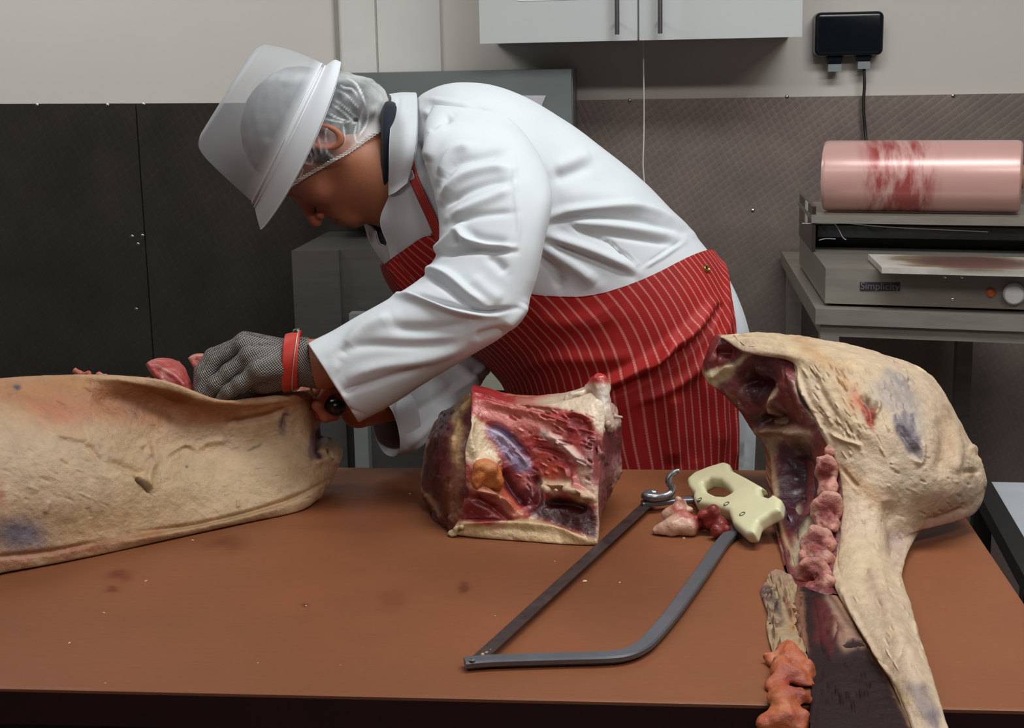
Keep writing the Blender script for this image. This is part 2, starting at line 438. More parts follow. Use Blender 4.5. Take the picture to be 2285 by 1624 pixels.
# ------------------------------------------------------------------ twin socket with plug cable
blk = simple('black_glossy_plastic', (22, 27, 33), 0.16, var=0.1)
grey_p = simple('grey_plastic_clip', (150, 156, 158), 0.35)
a, b = W(1818, 126, 3.93), W(1974, 24, 3.93)
r = empty('outdoor_socket', ((a[0] + b[0]) / 2, 3.98, a[2]), 'black weatherproof twin socket box on the wall above the film roll', 'socket')
bm = bmesh.new(); box(bm, np.array([a[0], 3.93, a[2]]), np.array([b[0], 4.0, b[2]]))
es = [e for e in bm.edges if abs(e.verts[0].co.y - e.verts[1].co.y) > .01]
bmesh.ops.bevel(bm, geom=es, offset=.015, segments=5, affect='EDGES', profile=0.5)
es = [e for e in bm.edges if all(v.co.y < 3.94 for v in e.verts)]
bmesh.ops.bevel(bm, geom=es, offset=.010, segments=4, affect='EDGES', profile=0.5)
bm_obj('cover', bm, blk, r, True)
for (xa, xb, yb, ya) in ((1842, 1884, 146, 120), (1908, 1948, 140, 120)):
    p, q, s, u = W(xa, ya, 3.945), W(xb, ya, 3.945), W(xb - 8, yb, 3.945), W(xa + 8, yb, 3.945)
    bm = bmesh.new(); hexa(bm, [u, s, q, p] + [v + np.array([0, .04, 0]) for v in (u, s, q, p)])
    sh = bm_obj('cable_shroud', bm, blk, r, True, .003)
    p, q = W(xa + 6, yb + 14, 3.942), W(xb - 6, yb - 3, 3.942)
    g = box_obj('cable_clip', (p[0], 3.942, p[2]), (q[0], 3.975, q[2]), grey_p, sh, .004, 3); g['label'] = 'grey clip'
cab = [W(1928, 152, 3.955)] + [W(x, y, 3.955) for x, y in ((1929, 190), (1927, 225), (1928, 262), (1931, 296))] + [W(1936, 345, 3.93), W(1945, 420, 3.88), W(1950, 480, 3.82), W(1952, 540, 3.80), np.array([W(1952, 540, 3.80)[0] + .02, 3.80, 1.026])]
tag(tube_obj('power_cable', cab, .0042, simple('dark_rubber', (38, 34, 34), 0.5), smooth_n=50, n=10), 'dark power cable running from the black socket down behind the film roll', 'cable')

# ------------------------------------------------------------------ grey steel boxes behind the man
grey_s = simple('grey_painted_steel', (126, 131, 131), 0.38, 0.25, var=0.05, scale=6)
a, b = W(700, 165, 3.76), W(1275, 165, 3.76); zb = W(1000, 470, 3.76)[2]
r = empty('control_cabinet', ((a[0] + b[0]) / 2, 3.97, zb), 'flat grey metal wall box behind the bent back of the man', 'cabinet')
box_obj('body', (a[0], 3.775, zb), (b[0] + .002, 3.978, a[2]), grey_s, r, .003)
box_obj('door', (a[0], 3.755, zb), (b[0], 3.773, a[2] - .001), grey_s, r, .003)
P = [W(1120, 250, 3.752), W(1204, 248, 3.752), W(1218, 213, 3.752), W(1120, 213, 3.752)]
bm = bmesh.new(); hexa(bm, [p for p in P] + [p + np.array([0, .0015, 0]) for p in P])
bm_obj('paper_label', bm, simple('label_paper', (205, 200, 205), 0.6), r)['label'] = 'white paper label'

steel_d = simple('dull_stainless', (112, 108, 104), 0.34, 0.55, var=0.1, scale=5, stretch=(1, 1, 12))
a = W(650, 560, 3.55); xr = W(1160, 560, 3.55)[0]
r = empty('steel_cabinet', ((a[0] + xr) / 2, 3.75, 0), 'waist-high grey steel cabinet against the wall beneath the face', 'cabinet')
box_obj('body', (a[0], 3.572, 0.06), (xr, 3.975, a[2]), steel_d, r, .003)
box_obj('door', (a[0], 3.55, 0.08), (W(800, 560, 3.55)[0] - .05, 3.570, a[2] - .0), steel_d, r, .003)
for xx in (a[0] + .05, xr - .05):
    for yy in (3.62, 3.92): cyl_obj('foot', (xx, yy, 0), (xx, yy, .062), .02, brush, r)
p, q = W(787, 900, 3.50), W(818, 900, 3.50)
tag(box_obj('steel_post', (p[0], 3.50, 0), (q[0], 3.54, W(800, 700, 3.5)[2]), simple('post_steel', (150, 152, 148), 0.4, 0.3)), 'pale square post in front of the steel cabinet, under the near cuff', 'post')
p, q = W(1010, 830, 3.40), W(1230, 830, 3.40)
r = empty('base_cupboard', ((p[0] + q[0]) / 2, 3.45, 0), 'low cream cupboard glimpsed between the sleeve and the apron', 'cupboard')
cream = simple('cream_laminate', (170, 166, 150), 0.4)
zt = p[2] + .012
box_obj('body', (p[0], 3.422, 0.0), (q[0], 3.545, zt - .03), cream, r, .002)
box_obj('drawer_front', (p[0], 3.405, zt - .30), (q[0], 3.42, zt - .062), simple('grey_laminate', (120, 122, 112), .4), r, .002)
box_obj('worktop', (p[0] - .01, 3.395, zt - .055), (q[0] + .01, 3.548, zt), cream, r, .003)

# ------------------------------------------------------------------ bench with the film wrapping machine
st = simple('stainless_bench', (150, 143, 134), 0.34, 0.4, var=0.12, scale=6, stretch=(1, 10, 10))
st_dark = simple('dark_stainless', (74, 66, 64), 0.3, 0.6, var=0.1)
ZB = 1.021
FL, BL, FR = T(1820, 689, ZB), T(1743, 561, ZB), T(2395, 708, ZB); BR = FR + (BL - FL)
def up(p, z): return np.array([p[0], p[1], z])
def lerp(a, b, t): return a + (b - a) * t
ex, ey = _n(FR - FL), _n(BL - FL); 
def bp(u, v, z): return up(FL + ex * u + ey * v, z)       # point in the bench's own axes
BLN = np.linalg.norm(BL - FL); BLL = np.linalg.norm(FR - FL)
def bbox(bm, u0, u1, v0, v1, z0, z1):
    hexa(bm, [bp(u0, v0, z0), bp(u1, v0, z0), bp(u1, v0, z1), bp(u0, v0, z1), bp(u0, v1, z0), bp(u1, v1, z0), bp(u1, v1, z1), bp(u0, v1, z1)])
def bobj(name, u0, u1, v0, v1, z0, z1, mat, par, bev=.002):
    bm = bmesh.new(); bbox(bm, u0, u1, v0, v1, z0, z1); return bm_obj(name, bm, mat, par, True, bev)
r = empty('steel_bench', bp(BLL / 2, BLN / 2, 0), 'stainless steel bench under the film wrapping machine at the right wall', 'bench')
bobj('top', 0, BLL, 0, BLN, ZB - .032, ZB, st, r, .003)
bobj('rail', .012, BLL - .012, .012, .03, ZB - .058, ZB - .032, st, r)
bobj('rail', .012, .03, .03, BLN - .02, ZB - .058, ZB - .032, st, r)
for u in (.012, BLL - .05):
    for v in (.012, BLN - .07): bobj('leg', u, u + .038, v, v + .038, 0.0, ZB - .058, st, r)
bobj('shelf', .03, BLL - .03, .08, BLN - .06, .30, .325, st_dark, r)

mr = empty('film_wrapping_machine', bp(.5, .4, ZB), 'stainless cling film wrapping machine on the bench, with white knob', 'wrapping machine')
q0 = T(1851, 682, ZB); u0 = (q0 - FL) @ ex; v0 = (q0 - FL) @ ey
hb = ZB + .079; ML = 0.62
bobj('base_housing', u0, u0 + ML, v0, v0 + .60, ZB + .006, hb, st, mr, .0025)
fp = lambda x, y: None
def front(x, y):                              # photo point on the front panel
    o = bp(u0, v0, ZB); nn = np.cross(ex, [0, 0, 1]); rr = ray(x, y); t = ((o - CAM) @ nn) / (rr @ nn); return CAM + rr * t
nf = _n(np.cross(ex, [0, 0, 1])); nf = nf if nf[1] < 0 else -nf
for x, y in ((2109, 617), (2146, 617), (2125, 668)):
    lathe_obj('screw', front(x, y), nf, [(0, .004), (.0015, .0036), (.0025, .002)], screw_m, mr, 14)
p = front(2211, 653); lathe_obj('indicator_light', p, nf, [(0, .0095), (.003, .009), (.006, .006), (.007, .002)], simple('amber_lens', (196, 92, 42), 0.3), mr, 20)
p = front(2263, 655); lathe_obj('dial_knob', p, nf, [(0, .0215), (.012, .0205), (.017, .017), (.018, .001)], simple('white_knob', (240, 239, 237), 0.4), mr, 32)
bm = bmesh.new(); hexa(bm, [front(*q) + nf * .0016 for q in ((1919, 648), (2008, 649), (2008, 630), (1919, 629))] + [front(*q) - nf * .0005 for q in ((1919, 648), (2008, 649), (2008, 630), (1919, 629))])
bd = bm_obj('badge', bm, simple('dark_badge', (44, 38, 46), 0.5), mr)
fc = bpy.data.curves.new('badge_text', 'FONT'); fc.body = 'Simplicity'; fc.size = .0205; fc.extrude = .0004; fc.align_x = 'CENTER'; fc.align_y = 'CENTER'
fo = bpy.data.objects.new('badge_text', fc); C.objects.link(fo)
p = front(1963.5, 639) + nf * .0018
fo.matrix_world = Matrix([[float(ex[i]), float((0, 0, 1)[i]), float(nf[i]), float(p[i])] for i in range(3)] + [[0, 0, 0, 1]])
bpy.context.view_layer.update()
dg = bpy.context.evaluated_depsgraph_get(); tm = bpy.data.meshes.new_from_object(fo.evaluated_get(dg)); tm.transform(fo.matrix_world); bpy.data.objects.remove(fo)
tm.materials.clear(); link('lettering', tm, simple('badge_letters', (112, 106, 108), 0.5), bd, False)
# hot plate with brown scorching
m, nt, b = mat_new('scorched_plate'); v = coord(nt)
a = nd(nt, 'ShaderNodeAttribute', attribute_name='Col'); nt.links.new(mix(nt, 1.0, a.outputs['Color'], ramp(nt, tex_noise(nt, v, 30), [(.3, (.8,) * 3 + (1,)), (.7, (1.1,) * 3 + (1,))]), 'MULTIPLY'), b.inputs['Base Color']); setp(b, Roughness=.4)
pu, pv = T(1962, 592, hb + .0145), T(1936, 563, hb + .0145)
ua, va = (pu - FL) @ ex, (pu - FL) @ ey; vb = (pv - FL) @ ey
G = []; nu, nv = 60, 24
for i in range(nu):
    for j in range(nv): G.append(bp(ua + .34 * i / (nu - 1), va + (vb - va) * j / (nv - 1), hb + .0145))
G = np.array(G); s = np.stack(np.meshgrid(np.linspace(0, 1, nu), np.linspace(0, 1, nv), indexing='ij'), -1).reshape(-1, 2)
d = np.sqrt(((s[:, 0] - .55) / .40) ** 2 + ((s[:, 1] - .55) / .6) ** 2) + .25 * fbm(np.c_[s * 6, s[:, :1] * 0], 3)
k = 1 / (1 + np.exp((d - 1.0) * 9))
col = lin((196, 188, 180)) * (1 - k[:, None]) + lin((84, 52, 44)) * k[:, None]
k2 = np.exp(-((d - .95) / .16) ** 2) * .5; col = col * (1 - k2[:, None]) + lin((120, 100, 50)) * k2[:, None]
B = G.copy(); B[:, 2] -= .012
fs = gfaces(nu, nv, flip=False) + gfaces(nu, nv, off=nu * nv, flip=True)
def rim(nu, nv, off):
    e = [i * nv for i in range(nu)] + [(nu - 1) * nv + j for j in range(1, nv)] + [i * nv + nv - 1 for i in range(nu - 2, -1, -1)] + [j for j in range(nv - 2, 0, -1)]
    return [(e[k], e[(k + 1) % len(e)], e[(k + 1) % len(e)] + off, e[k] + off) for k in range(len(e))]
o = mesh('hot_plate', np.vstack([G, B]), fs + rim(nu, nv, nu * nv), m, mr, True, np.vstack([col, np.tile(lin((190, 184, 176)), (len(B), 1))])); shade(o)
# side plates, film cutter bar, dark slot, roll tray
def vat(px, py, z): p = T(px, py, z); return (p - FL) @ ex, (p - FL) @ ey
vt = v0 + .26; ztr = W(1816, 481, bp(u0, vt, ZB)[1])[2]
bobj('side_plate', u0 - .004, u0 + .004, vt + .0, v0 + .58, hb, ztr + .02, st_dark, mr)
bobj('side_plate', u0 + ML - .004, u0 + ML + .004, vt + .0, v0 + .58, hb, ztr + .02, st_dark, mr)
bobj('slot_cover', u0 - .0055, u0 - .004, vt + .11, vt + .16, hb + .05, hb + .10, trim_m, mr)
bobj('roll_tray', u0 - .006, u0 + ML + .006, vt, v0 + .58, ztr - .010, ztr, st, mr)
bobj('tray_lip', u0 - .006, u0 + ML + .006, vt - .004, vt, ztr - .016, ztr + .002, st, mr, .001)
bobj('cutter_bar', u0 + .012, u0 + ML - .012, vt + .035, vt + .05, hb + .03, ztr - .025, simple('film_covered_bar', (62, 64, 66), .12, .4, bmp=.5, bscale=40), mr, .004)
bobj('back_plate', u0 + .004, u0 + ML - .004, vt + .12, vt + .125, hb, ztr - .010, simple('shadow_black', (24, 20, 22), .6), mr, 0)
for i, pts in enumerate((((1860, 503), (1925, 502), (1965, 500), (2060, 506), (2285, 511)), ((1899, 540), (1915, 536), (1938, 536)), ((1926, 498), (1940, 506), (1955, 532), (1963, 537)))):
    tube_obj('film_edge', [bp(*( ((W(x, y, bp(.2, vt + .03, 0)[1]) - FL) @ ex), vt + .032), W(x, y, bp(.2, vt + .03, 0)[1])[2]) for x, y in pts], .0012, simple('clear_film', (205, 205, 205), .15), mr, smooth_n=20, n=6)
# film roll
YR = bp(u0 + .2, v0 + .40, 0)[1]
pl, pr = W(1840, 381, YR), W(2280, 384, YR)
pr = pl + ex * ((pr - pl) @ ex)
pl[2] = pr[2] = ztr + .0805
m, nt, b = mat_new('pink_cling_film'); v = coord(nt)
sp = nd(nt, 'ShaderNodeSeparateXYZ'); nt.links.new(v, sp.inputs[0])
st_x = nd(nt, 'ShaderNodeCombineXYZ'); nt.links.new(math_n(nt, 'MULTIPLY', sp.outputs[0], 34.0), st_x.inputs[0]); nt.links.new(math_n(nt, 'MULTIPLY', sp.outputs[2], 12.0), st_x.inputs[2])
f = tex_noise(nt, st_x.outputs[0], 1.0, 4)
msk = ramp(nt, sp.outputs[0], [(0.06, (0, 0, 0, 1)), (0.10, (1, 1, 1, 1)), (0.20, (1, 1, 1, 1)), (0.24, (0, 0, 0, 1))])
ff = math_n(nt, 'MULTIPLY', ramp(nt, f, [(.40, (0, 0, 0, 1)), (.58, (1, 1, 1, 1))]), msk)
nt.links.new(mix(nt, ff, rgba((214, 164, 156)), rgba((168, 74, 70))), b.inputs['Base Color'])
setp(b, Roughness=.34, Metallic=.15); b.inputs['Coat Weight'].default_value = .5; b.inputs['Coat Roughness'].default_value = .22
bump(nt, b, tex_noise(nt, st_x.outputs[0], .7, 3), .12, .004)
rr = empty('cling_film_roll', pl, 'large roll of pink cling film lying on the wrapping machine', 'film roll')
L = np.linalg.norm(pr - pl)
o = lathe_obj('film', pl, ex, [(0, .024), (.001, .076), (.006, .0785), (.01, .079), (L - .012, .079), (L - .004, .077), (L, .072), (L + .001, .024)], m, rr, 72)
lathe_obj('core', pl - ex * .004, ex, [(0, .020), (0, .026), (L + .008, .026), (L + .008, .02)], simple('cardboard_core', (170, 130, 96), .8), rr, 32)

# ------------------------------------------------------------------ right rear low things
ztl = .72
P0, P1 = T(2207, 1066, ztl), T(2345, 1300, ztl)
dk = simple('dark_frame_steel', (44, 42, 42), .4, .4)
r = empty('low_trolley', up((P0 + P1) / 2 + np.array([.25, 0, 0]), 0), 'low dark framed trolley with a pale tray, beside the right end of the cutting table', 'trolley')
hexw = .07
dx = _n(P1 - P0); sd = np.array([dx[1], -dx[0], 0]); sd = sd if sd[0] > 0 else -sd
def trail(name, a, b, w, z0, z1, mat):
    bm = bmesh.new(); Q = [a, b, b - sd * w, a - sd * w]
    hexa(bm, [up(q, z0) for q in Q] + [up(q, z1) for q in Q]); return bm_obj(name, bm, mat, r, True, .002)
trail('rail', P0, P1, .035, ztl - .03, ztl, dk)
A2, B2 = P0 + sd * .30, P1 + sd * .30
trail('rail', A2, B2, .035, ztl - .03, ztl, dk)
for q in (P0 + dx * .02, P1 - dx * .06, A2 + dx * .02, B2 - dx * .06):
    bm = bmesh.new(); Q = [q, q + dx * .035, q + dx * .035 - sd * .035, q - sd * .035]; hexa(bm, [up(k, 0) for k in Q] + [up(k, ztl - .03) for k in Q]); bm_obj('leg', bm, dk, r, True, .001)
bm = bmesh.new(); Q = [P0 + sd * .001, P1 + sd * .001, B2 - sd * .036, A2 - sd * .036]; hexa(bm, [up(k, ztl - .026) for k in Q] + [up(k, ztl - .008) for k in Q]); bm_obj('tray', bm, simple('pale_tray', (176, 178, 184), .35), r)
bm = bmesh.new(); Q = [P0 - sd * .03, P1 - sd * .03, B2, A2]; hexa(bm, [up(k, .30) for k in Q] + [up(k, .32) for k in Q]); bm_obj('shelf', bm, simple('shelf_grey', (112, 112, 100), .5), r)

# ------------------------------------------------------------------ the cutting table
ZT = 0.88
XR = 0.439; YF = 1.431; YB = 2.318
m, nt, b = mat_new('red_brown_cutting_board'); v = coord(nt)
f1 = tex_noise(nt, v, 6, 8, .6); f2 = tex_noise(nt, v, 160, 4, .6)
sv = nd(nt, 'ShaderNodeMapping'); sv.inputs['Scale'].default_value = (10, 90, 10); sv.inputs['Rotation'].default_value = (0, 0, .35)
tc = nd(nt, 'ShaderNodeTexCoord'); nt.links.new(tc.outputs['Object'], sv.inputs[0]); f3 = tex_noise(nt, sv.outputs[0], 3, 5, .6)
c1 = ramp(nt, f1, [(.3, rgba((104, 38, 25))), (.55, rgba((117, 46, 31))), (.75, rgba((127, 53, 40)))])
c2 = mix(nt, math_n(nt, 'MULTIPLY', ramp(nt, f2, [(.60, (0, 0, 0, 1)), (.75, (1, 1, 1, 1))]), .35), c1, rgba((150, 102, 76)))
sep = nd(nt, 'ShaderNodeSeparateXYZ'); nt.links.new(v, sep.inputs[0])
er = ramp(nt, math_n(nt, 'ADD', sep.outputs[1], math_n(nt, 'MULTIPLY', tex_noise(nt, v, 20), .02)), [(YF + .012, (1, 1, 1, 1)), (YF + .034, (0, 0, 0, 1))])
ccc = mix(nt, math_n(nt, 'MULTIPLY', er, .45), c2, rgba((140, 100, 64)))
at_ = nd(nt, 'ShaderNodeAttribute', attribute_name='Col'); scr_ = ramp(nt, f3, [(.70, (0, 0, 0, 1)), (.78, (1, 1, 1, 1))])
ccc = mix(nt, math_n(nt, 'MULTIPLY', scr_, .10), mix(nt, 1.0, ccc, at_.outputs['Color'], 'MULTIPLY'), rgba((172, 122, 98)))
nt.links.new(ccc, b.inputs['Base Color'])
nt.links.new(math_n(nt, 'MULTIPLY_ADD', f3, .25, .34), b.inputs['Roughness']); b.inputs['Specular IOR Level'].default_value = .22
hh = math_n(nt, 'ADD', math_n(nt, 'MULTIPLY', f2, .3), math_n(nt, 'MULTIPLY', f3, .25)); bump(nt, b, hh, .08, .002)
r = empty('cutting_table', (-.35, 1.87, 0), 'long red-brown plastic topped butcher table in the foreground', 'table')
TL = -1.75
edge_m = simple('board_edge_shade', (44, 15, 15), .5, var=.15)  # front face of the board, its lack of light put into the colour
bm = bmesh.new(); box(bm, np.array([TL, YF, ZT - .001]), np.array([XR, YB, ZT]));  bm.free()
nx_, ny_ = 520, 240
xs_, ys_ = np.linspace(TL, XR, nx_), np.linspace(YF, YB, ny_)
gx, gy = np.meshgrid(xs_, ys_, indexing='ij'); top = np.stack([gx, gy, np.full_like(gx, ZT)], -1)
for s0, s1 in ((slice(0, 1), slice(None)), (slice(-1, None), slice(None)), (slice(None), slice(0, 1)), (slice(None), slice(-1, None))): top[s0, s1, 2] -= .0015
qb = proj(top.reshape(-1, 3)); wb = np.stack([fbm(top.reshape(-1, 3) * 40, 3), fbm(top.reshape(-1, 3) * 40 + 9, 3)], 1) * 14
stain_shade = paint(qb, (255, 255, 255), [('e', (262, 1284, 26, 12), (200, 110, 110), 8, .8), ('e', (252, 1318, 10, 5), (190, 90, 90), 4, .8), ('s', ([(330, 1292), (440, 1284), (560, 1270)], 3), (255, 235, 225), 10, .0), ('e', (500, 1212, 34, 10), (190, 150, 120), 12, .8),
  ('e', (683, 1352, 6, 5), (120, 90, 90), 3, .9), ('e', (1150, 1270, 230, 60), (200, 190, 185), 60, .6), ('e', (1380, 1300, 150, 110), (205, 195, 190), 60, .6), ('e', (820, 1130, 120, 80), (200, 185, 175), 50, .6), ('e', (1035, 1310, 10, 8), (150, 120, 120), 5, .7), ('e', (880, 1330, 30, 20), (225, 205, 200), 12, .7)], wb)  # wide soft ellipses paint shade over the mid board; small marks are stains
bot = top.copy(); bot[..., 2] = ZT - .040; n_ = nx_ * ny_
o = mesh('board', np.vstack([top.reshape(-1, 3), bot.reshape(-1, 3)]), gfaces(nx_, ny_) + gfaces(nx_, ny_, off=n_, flip=True) + rim(nx_, ny_, n_), m, r, True, np.vstack([stain_shade, stain_shade])); shade(o)
box_obj('edge_shade_band', (TL, YF - .0015, ZT - .041), (XR + .001, YF - .0003, ZT - .004), edge_m, r, 0)
fr = simple('frame_stainless', (74, 72, 70), .4, .5, var=.08, stretch=(1, 1, 8))
xd = W(985, 1597, YF + .02)[0]
for x in (TL + .05, XR - .09):
    for y in (YF + .06, YB - .09): box_obj('leg', (x, y, 0), (x + .04, y + .04, ZT - .08), fr, r)
box_obj('frame', (TL + .04, YF + .05, ZT - .085), (XR - .05, YB - .05, ZT - .043), fr, r)
d = box_obj('drawer', (TL + .1, YF + .012, ZT - .30), (xd, YF + .048, W(600, 1592, YF + .012)[2]), fr, r, .0015)
box_obj('rail', (xd + .004, YF + .03, ZT - .12), (XR - .05, YF + .05, W(1300, 1612, YF + .03)[2]), fr, r)
cyl_obj('keyhole', (W(245, 1624, YF + .012)[0], YF + .014, W(245, 1622, YF + .012)[2]), (W(245, 1624, YF + .012)[0], YF + .009, W(245, 1622, YF + .012)[2]), .009, dk, d)
# ------------------------------------------------------------------ the man
def rdir(px, py): return _n(ray(px, py))
def loft_px(st, nu, nv, ex=2.25):
    """st rows: A px, B px, depth Y, half depth, [dx, dy px tilt of the depth axis]; returns G[nu,nv,3] and centres"""
    S = np.array([list(s) + [0] * (8 - len(s)) for s in st], float)
    S = cr(S, np.linspace(0, 1, nu)); th = np.linspace(0, 2 * PI, nv, endpoint=False); G = np.zeros((nu, nv, 3)); Cn = np.zeros((nu, 3))
    cs, sn = np.cos(th), np.sin(th)
    cs = np.sign(cs) * np.abs(cs) ** (2 / ex); sn = np.sign(sn) * np.abs(sn) ** (2 / ex)
    for i, (ax, ay, bx, by, Y, hw, tx, ty) in enumerate(S):
        A, B = W(ax, ay, Y), W(bx, by, Y); c = (A + B) / 2
        mx, my = (ax + bx) / 2, (ay + by) / 2
        if abs(tx) + abs(ty) > 0.5: b = W(mx + tx, my + ty, Y - hw) - W(mx, my, Y)
        else: b = -rdir(mx, my) * hw
        G[i] = c + (A - c) * cs[:, None] + b * sn[:, None]; Cn[i] = c
    return G, Cn
def outn(G, Cn):
    N = grid_normals(G, True)
    if np.mean(np.sum(N * (G - Cn[:, None]), -1)) < 0: return -N, True
    return N, False
def tube_mesh(name, G, mat, parent, flip, col=None, cap0=False, cap1=False, lip=0.0):
    nu, nv = G.shape[:2]; V = G.reshape(-1, 3); F_ = gfaces(nu, nv, True, flip=flip)
    if lip:                                   # turned-in hem with real thickness at the last ring
        c = G[-1].mean(0); ax = G[-1] - G[-2]; rings = []
        for k, (s, d) in enumerate(((0.985, 0.0015), (0.965, 0.001), (0.95, -0.004), (0.94, -lip * .5), (0.90, -lip))):
            rings.append(c + (G[-1] - c) * s + _n((G[-1] - G[-4]).mean(0)) * d)
        V = np.vstack([V] + rings); F_ += gfaces(len(rings) + 1, nv, True, off=(nu - 1) * nv, flip=flip)
    if cap0: F_.append(list(range(nv)))
    if cap1: F_.append([len(V) - nv + k for k in range(nv)])
    return mesh(name, V, F_, mat, parent, True, col)
def cloth(name, c, rough=0.75, var=0.03, spec=0.25):
    m, nt, b = mat_new(name); v = coord(nt); cc = np.array(rgba(c))[:3]
    nt.links.new(ramp(nt, tex_noise(nt, v, 14, 4), [(.3, tuple(cc * (1 - var)) + (1,)), (.7, tuple(cc * (1 + var * .5)) + (1,))]), b.inputs['Base Color'])
    setp(b, Roughness=rough); b.inputs['Specular IOR Level'].default_value = spec
    b.inputs['Sheen Weight'].default_value = .15
    bump(nt, b, math_n(nt, 'ADD', tex_noise(nt, v, 900, 2), math_n(nt, 'MULTIPLY', tex_noise(nt, v, 60, 5), .8)), .12, .0012); return m
white_c = cloth('white_cotton', (200, 202, 206))
c2 = lambda L: [(800 + .4026 * x, 140 + .4026 * y) for x, y in L]
man = empty('person', (0.05, 2.55, 0), 'butcher in white coat, red striped apron and white hat, bending over the meat', 'person')

TY = 2.56
ST = [
 (926, 224, 872, 450, TY, .075), (948, 206, 862, 520, TY, .12), (985, 190, 856, 580, TY, .17), (1030, 184, 870, 626, TY, .20),
 (1095, 190, 905, 672, TY, .215), (1170, 217, 960, 718, TY, .215), (1255, 266, 1015, 752, TY, .212), (1345, 331, 1058, 780, TY, .208),
 (1432, 405, 1085, 802, TY, .206), (1510, 485, 1110, 828, TY, .205), (1580, 562, 1132, 856, TY, .205), (1632, 640, 1144, 893, TY, .205),
 (1666, 720, 1150, 938, TY, .203), (1682, 810, 1160, 990, TY, .20), (1686, 920, 1180, 1045, TY, .197), (1682, 1040, 1215, 1100, TY, .195),
 (1676, 1160, 1250, 1180, TY, .195), (1672, 1330, 1290, 1330, TY, .195), (1675, 1480, 1310, 1480, TY, .2)]
NU, NV = 420, 300
GT, CT = loft_px(ST, NU, NV, 2.35)
NT, flT = outn(GT, CT)
torso_folds = [
 (c2([(1020, 880), (1120, 832), (1300, 812), (1500, 806), (1660, 838), (1850, 950)]), 11, .011),
 (c2([(1030, 905), (1130, 872), (1330, 850), (1560, 875), (1790, 945)]), 6, -.007),
 (c2([(1150, 885), (1400, 905), (1620, 940), (1800, 985)]), 10, .009),
 (c2([(1140, 880), (1240, 930), (1380, 990), (1470, 1060), (1565, 1132)]), 5, -.007),
 (c2([(1240, 925), (1420, 955), (1600, 985), (1760, 1010)]), 6, -.006),
 (c2([(1010, 950), (1120, 985), (1290, 1040), (1450, 1110), (1560, 1165)]), 12, .011),
 (c2([(1010, 975), (1150, 1030), (1350, 1110), (1520, 1185)]), 7, -.008),
 (c2([(1000, 1010), (1120, 1080), (1240, 1160), (1330, 1235)]), 14, .010),
 (c2([(990, 1050), (1080, 1140), (1130, 1250)]), 9, -.008),
 (c2([(1410, 1000), (1500, 1072), (1575, 1140)]), 3, .004), (c2([(1575, 1140), (1700, 1065), (1810, 990)]), 3.5, .004),
 (c2([(1590, 1120), (1700, 1045), (1800, 985)]), 3, -.003),
 (c2([(1070, 640), (1170, 612), (1300, 555)]), 16, -.008), (c2([(1080, 600), (1180, 560), (1300, 520)]), 18, .006),
 (c2([(1090, 760), (1250, 740), (1430, 760), (1600, 830)]), 26, .006),
 (c2([(380, 200), (520, 225), (640, 245)]), 6, .003), (c2([(400, 235), (480, 268), (510, 300)]), 4, -.003),
 (c2([(350, 260), (430, 330), (420, 480)]), 10, .007), (c2([(330, 420), (350, 560), (430, 720)]), 9, -.005),
 (c2([(640, 250), (760, 300), (870, 390), (1000, 530)]), 4, -.003),
 ([(1600, 590), (1640, 680), (1665, 780)], 10, .005), ([(1650, 800), (1655, 900), (1652, 1030)], 9, .006), ([(1668, 820), (1672, 920), (1668, 1030)], 6, -.004)]
def fold(G, N, strokes, near_only=True, nz=.0012, ns=9):
    q = proj(G.reshape(-1, 3)); h = relief(q, strokes)
    n = N.reshape(-1, 3); face = np.sum(n * _n(ray(PX0, PY0)), -1) < 0.15
    if near_only: h = h * face
    h = h + nz * fbm(G.reshape(-1, 3) * ns, 3)
    return (G.reshape(-1, 3) + n * h[:, None]).reshape(G.shape)
GT0 = GT.copy()
GT = fold(GT, NT, torso_folds, nz=.003, ns=7)
# far side of the coat gets creases of its own
coat = tube_mesh('coat', GT, white_c, man, flT, cap0=False, lip=.03)

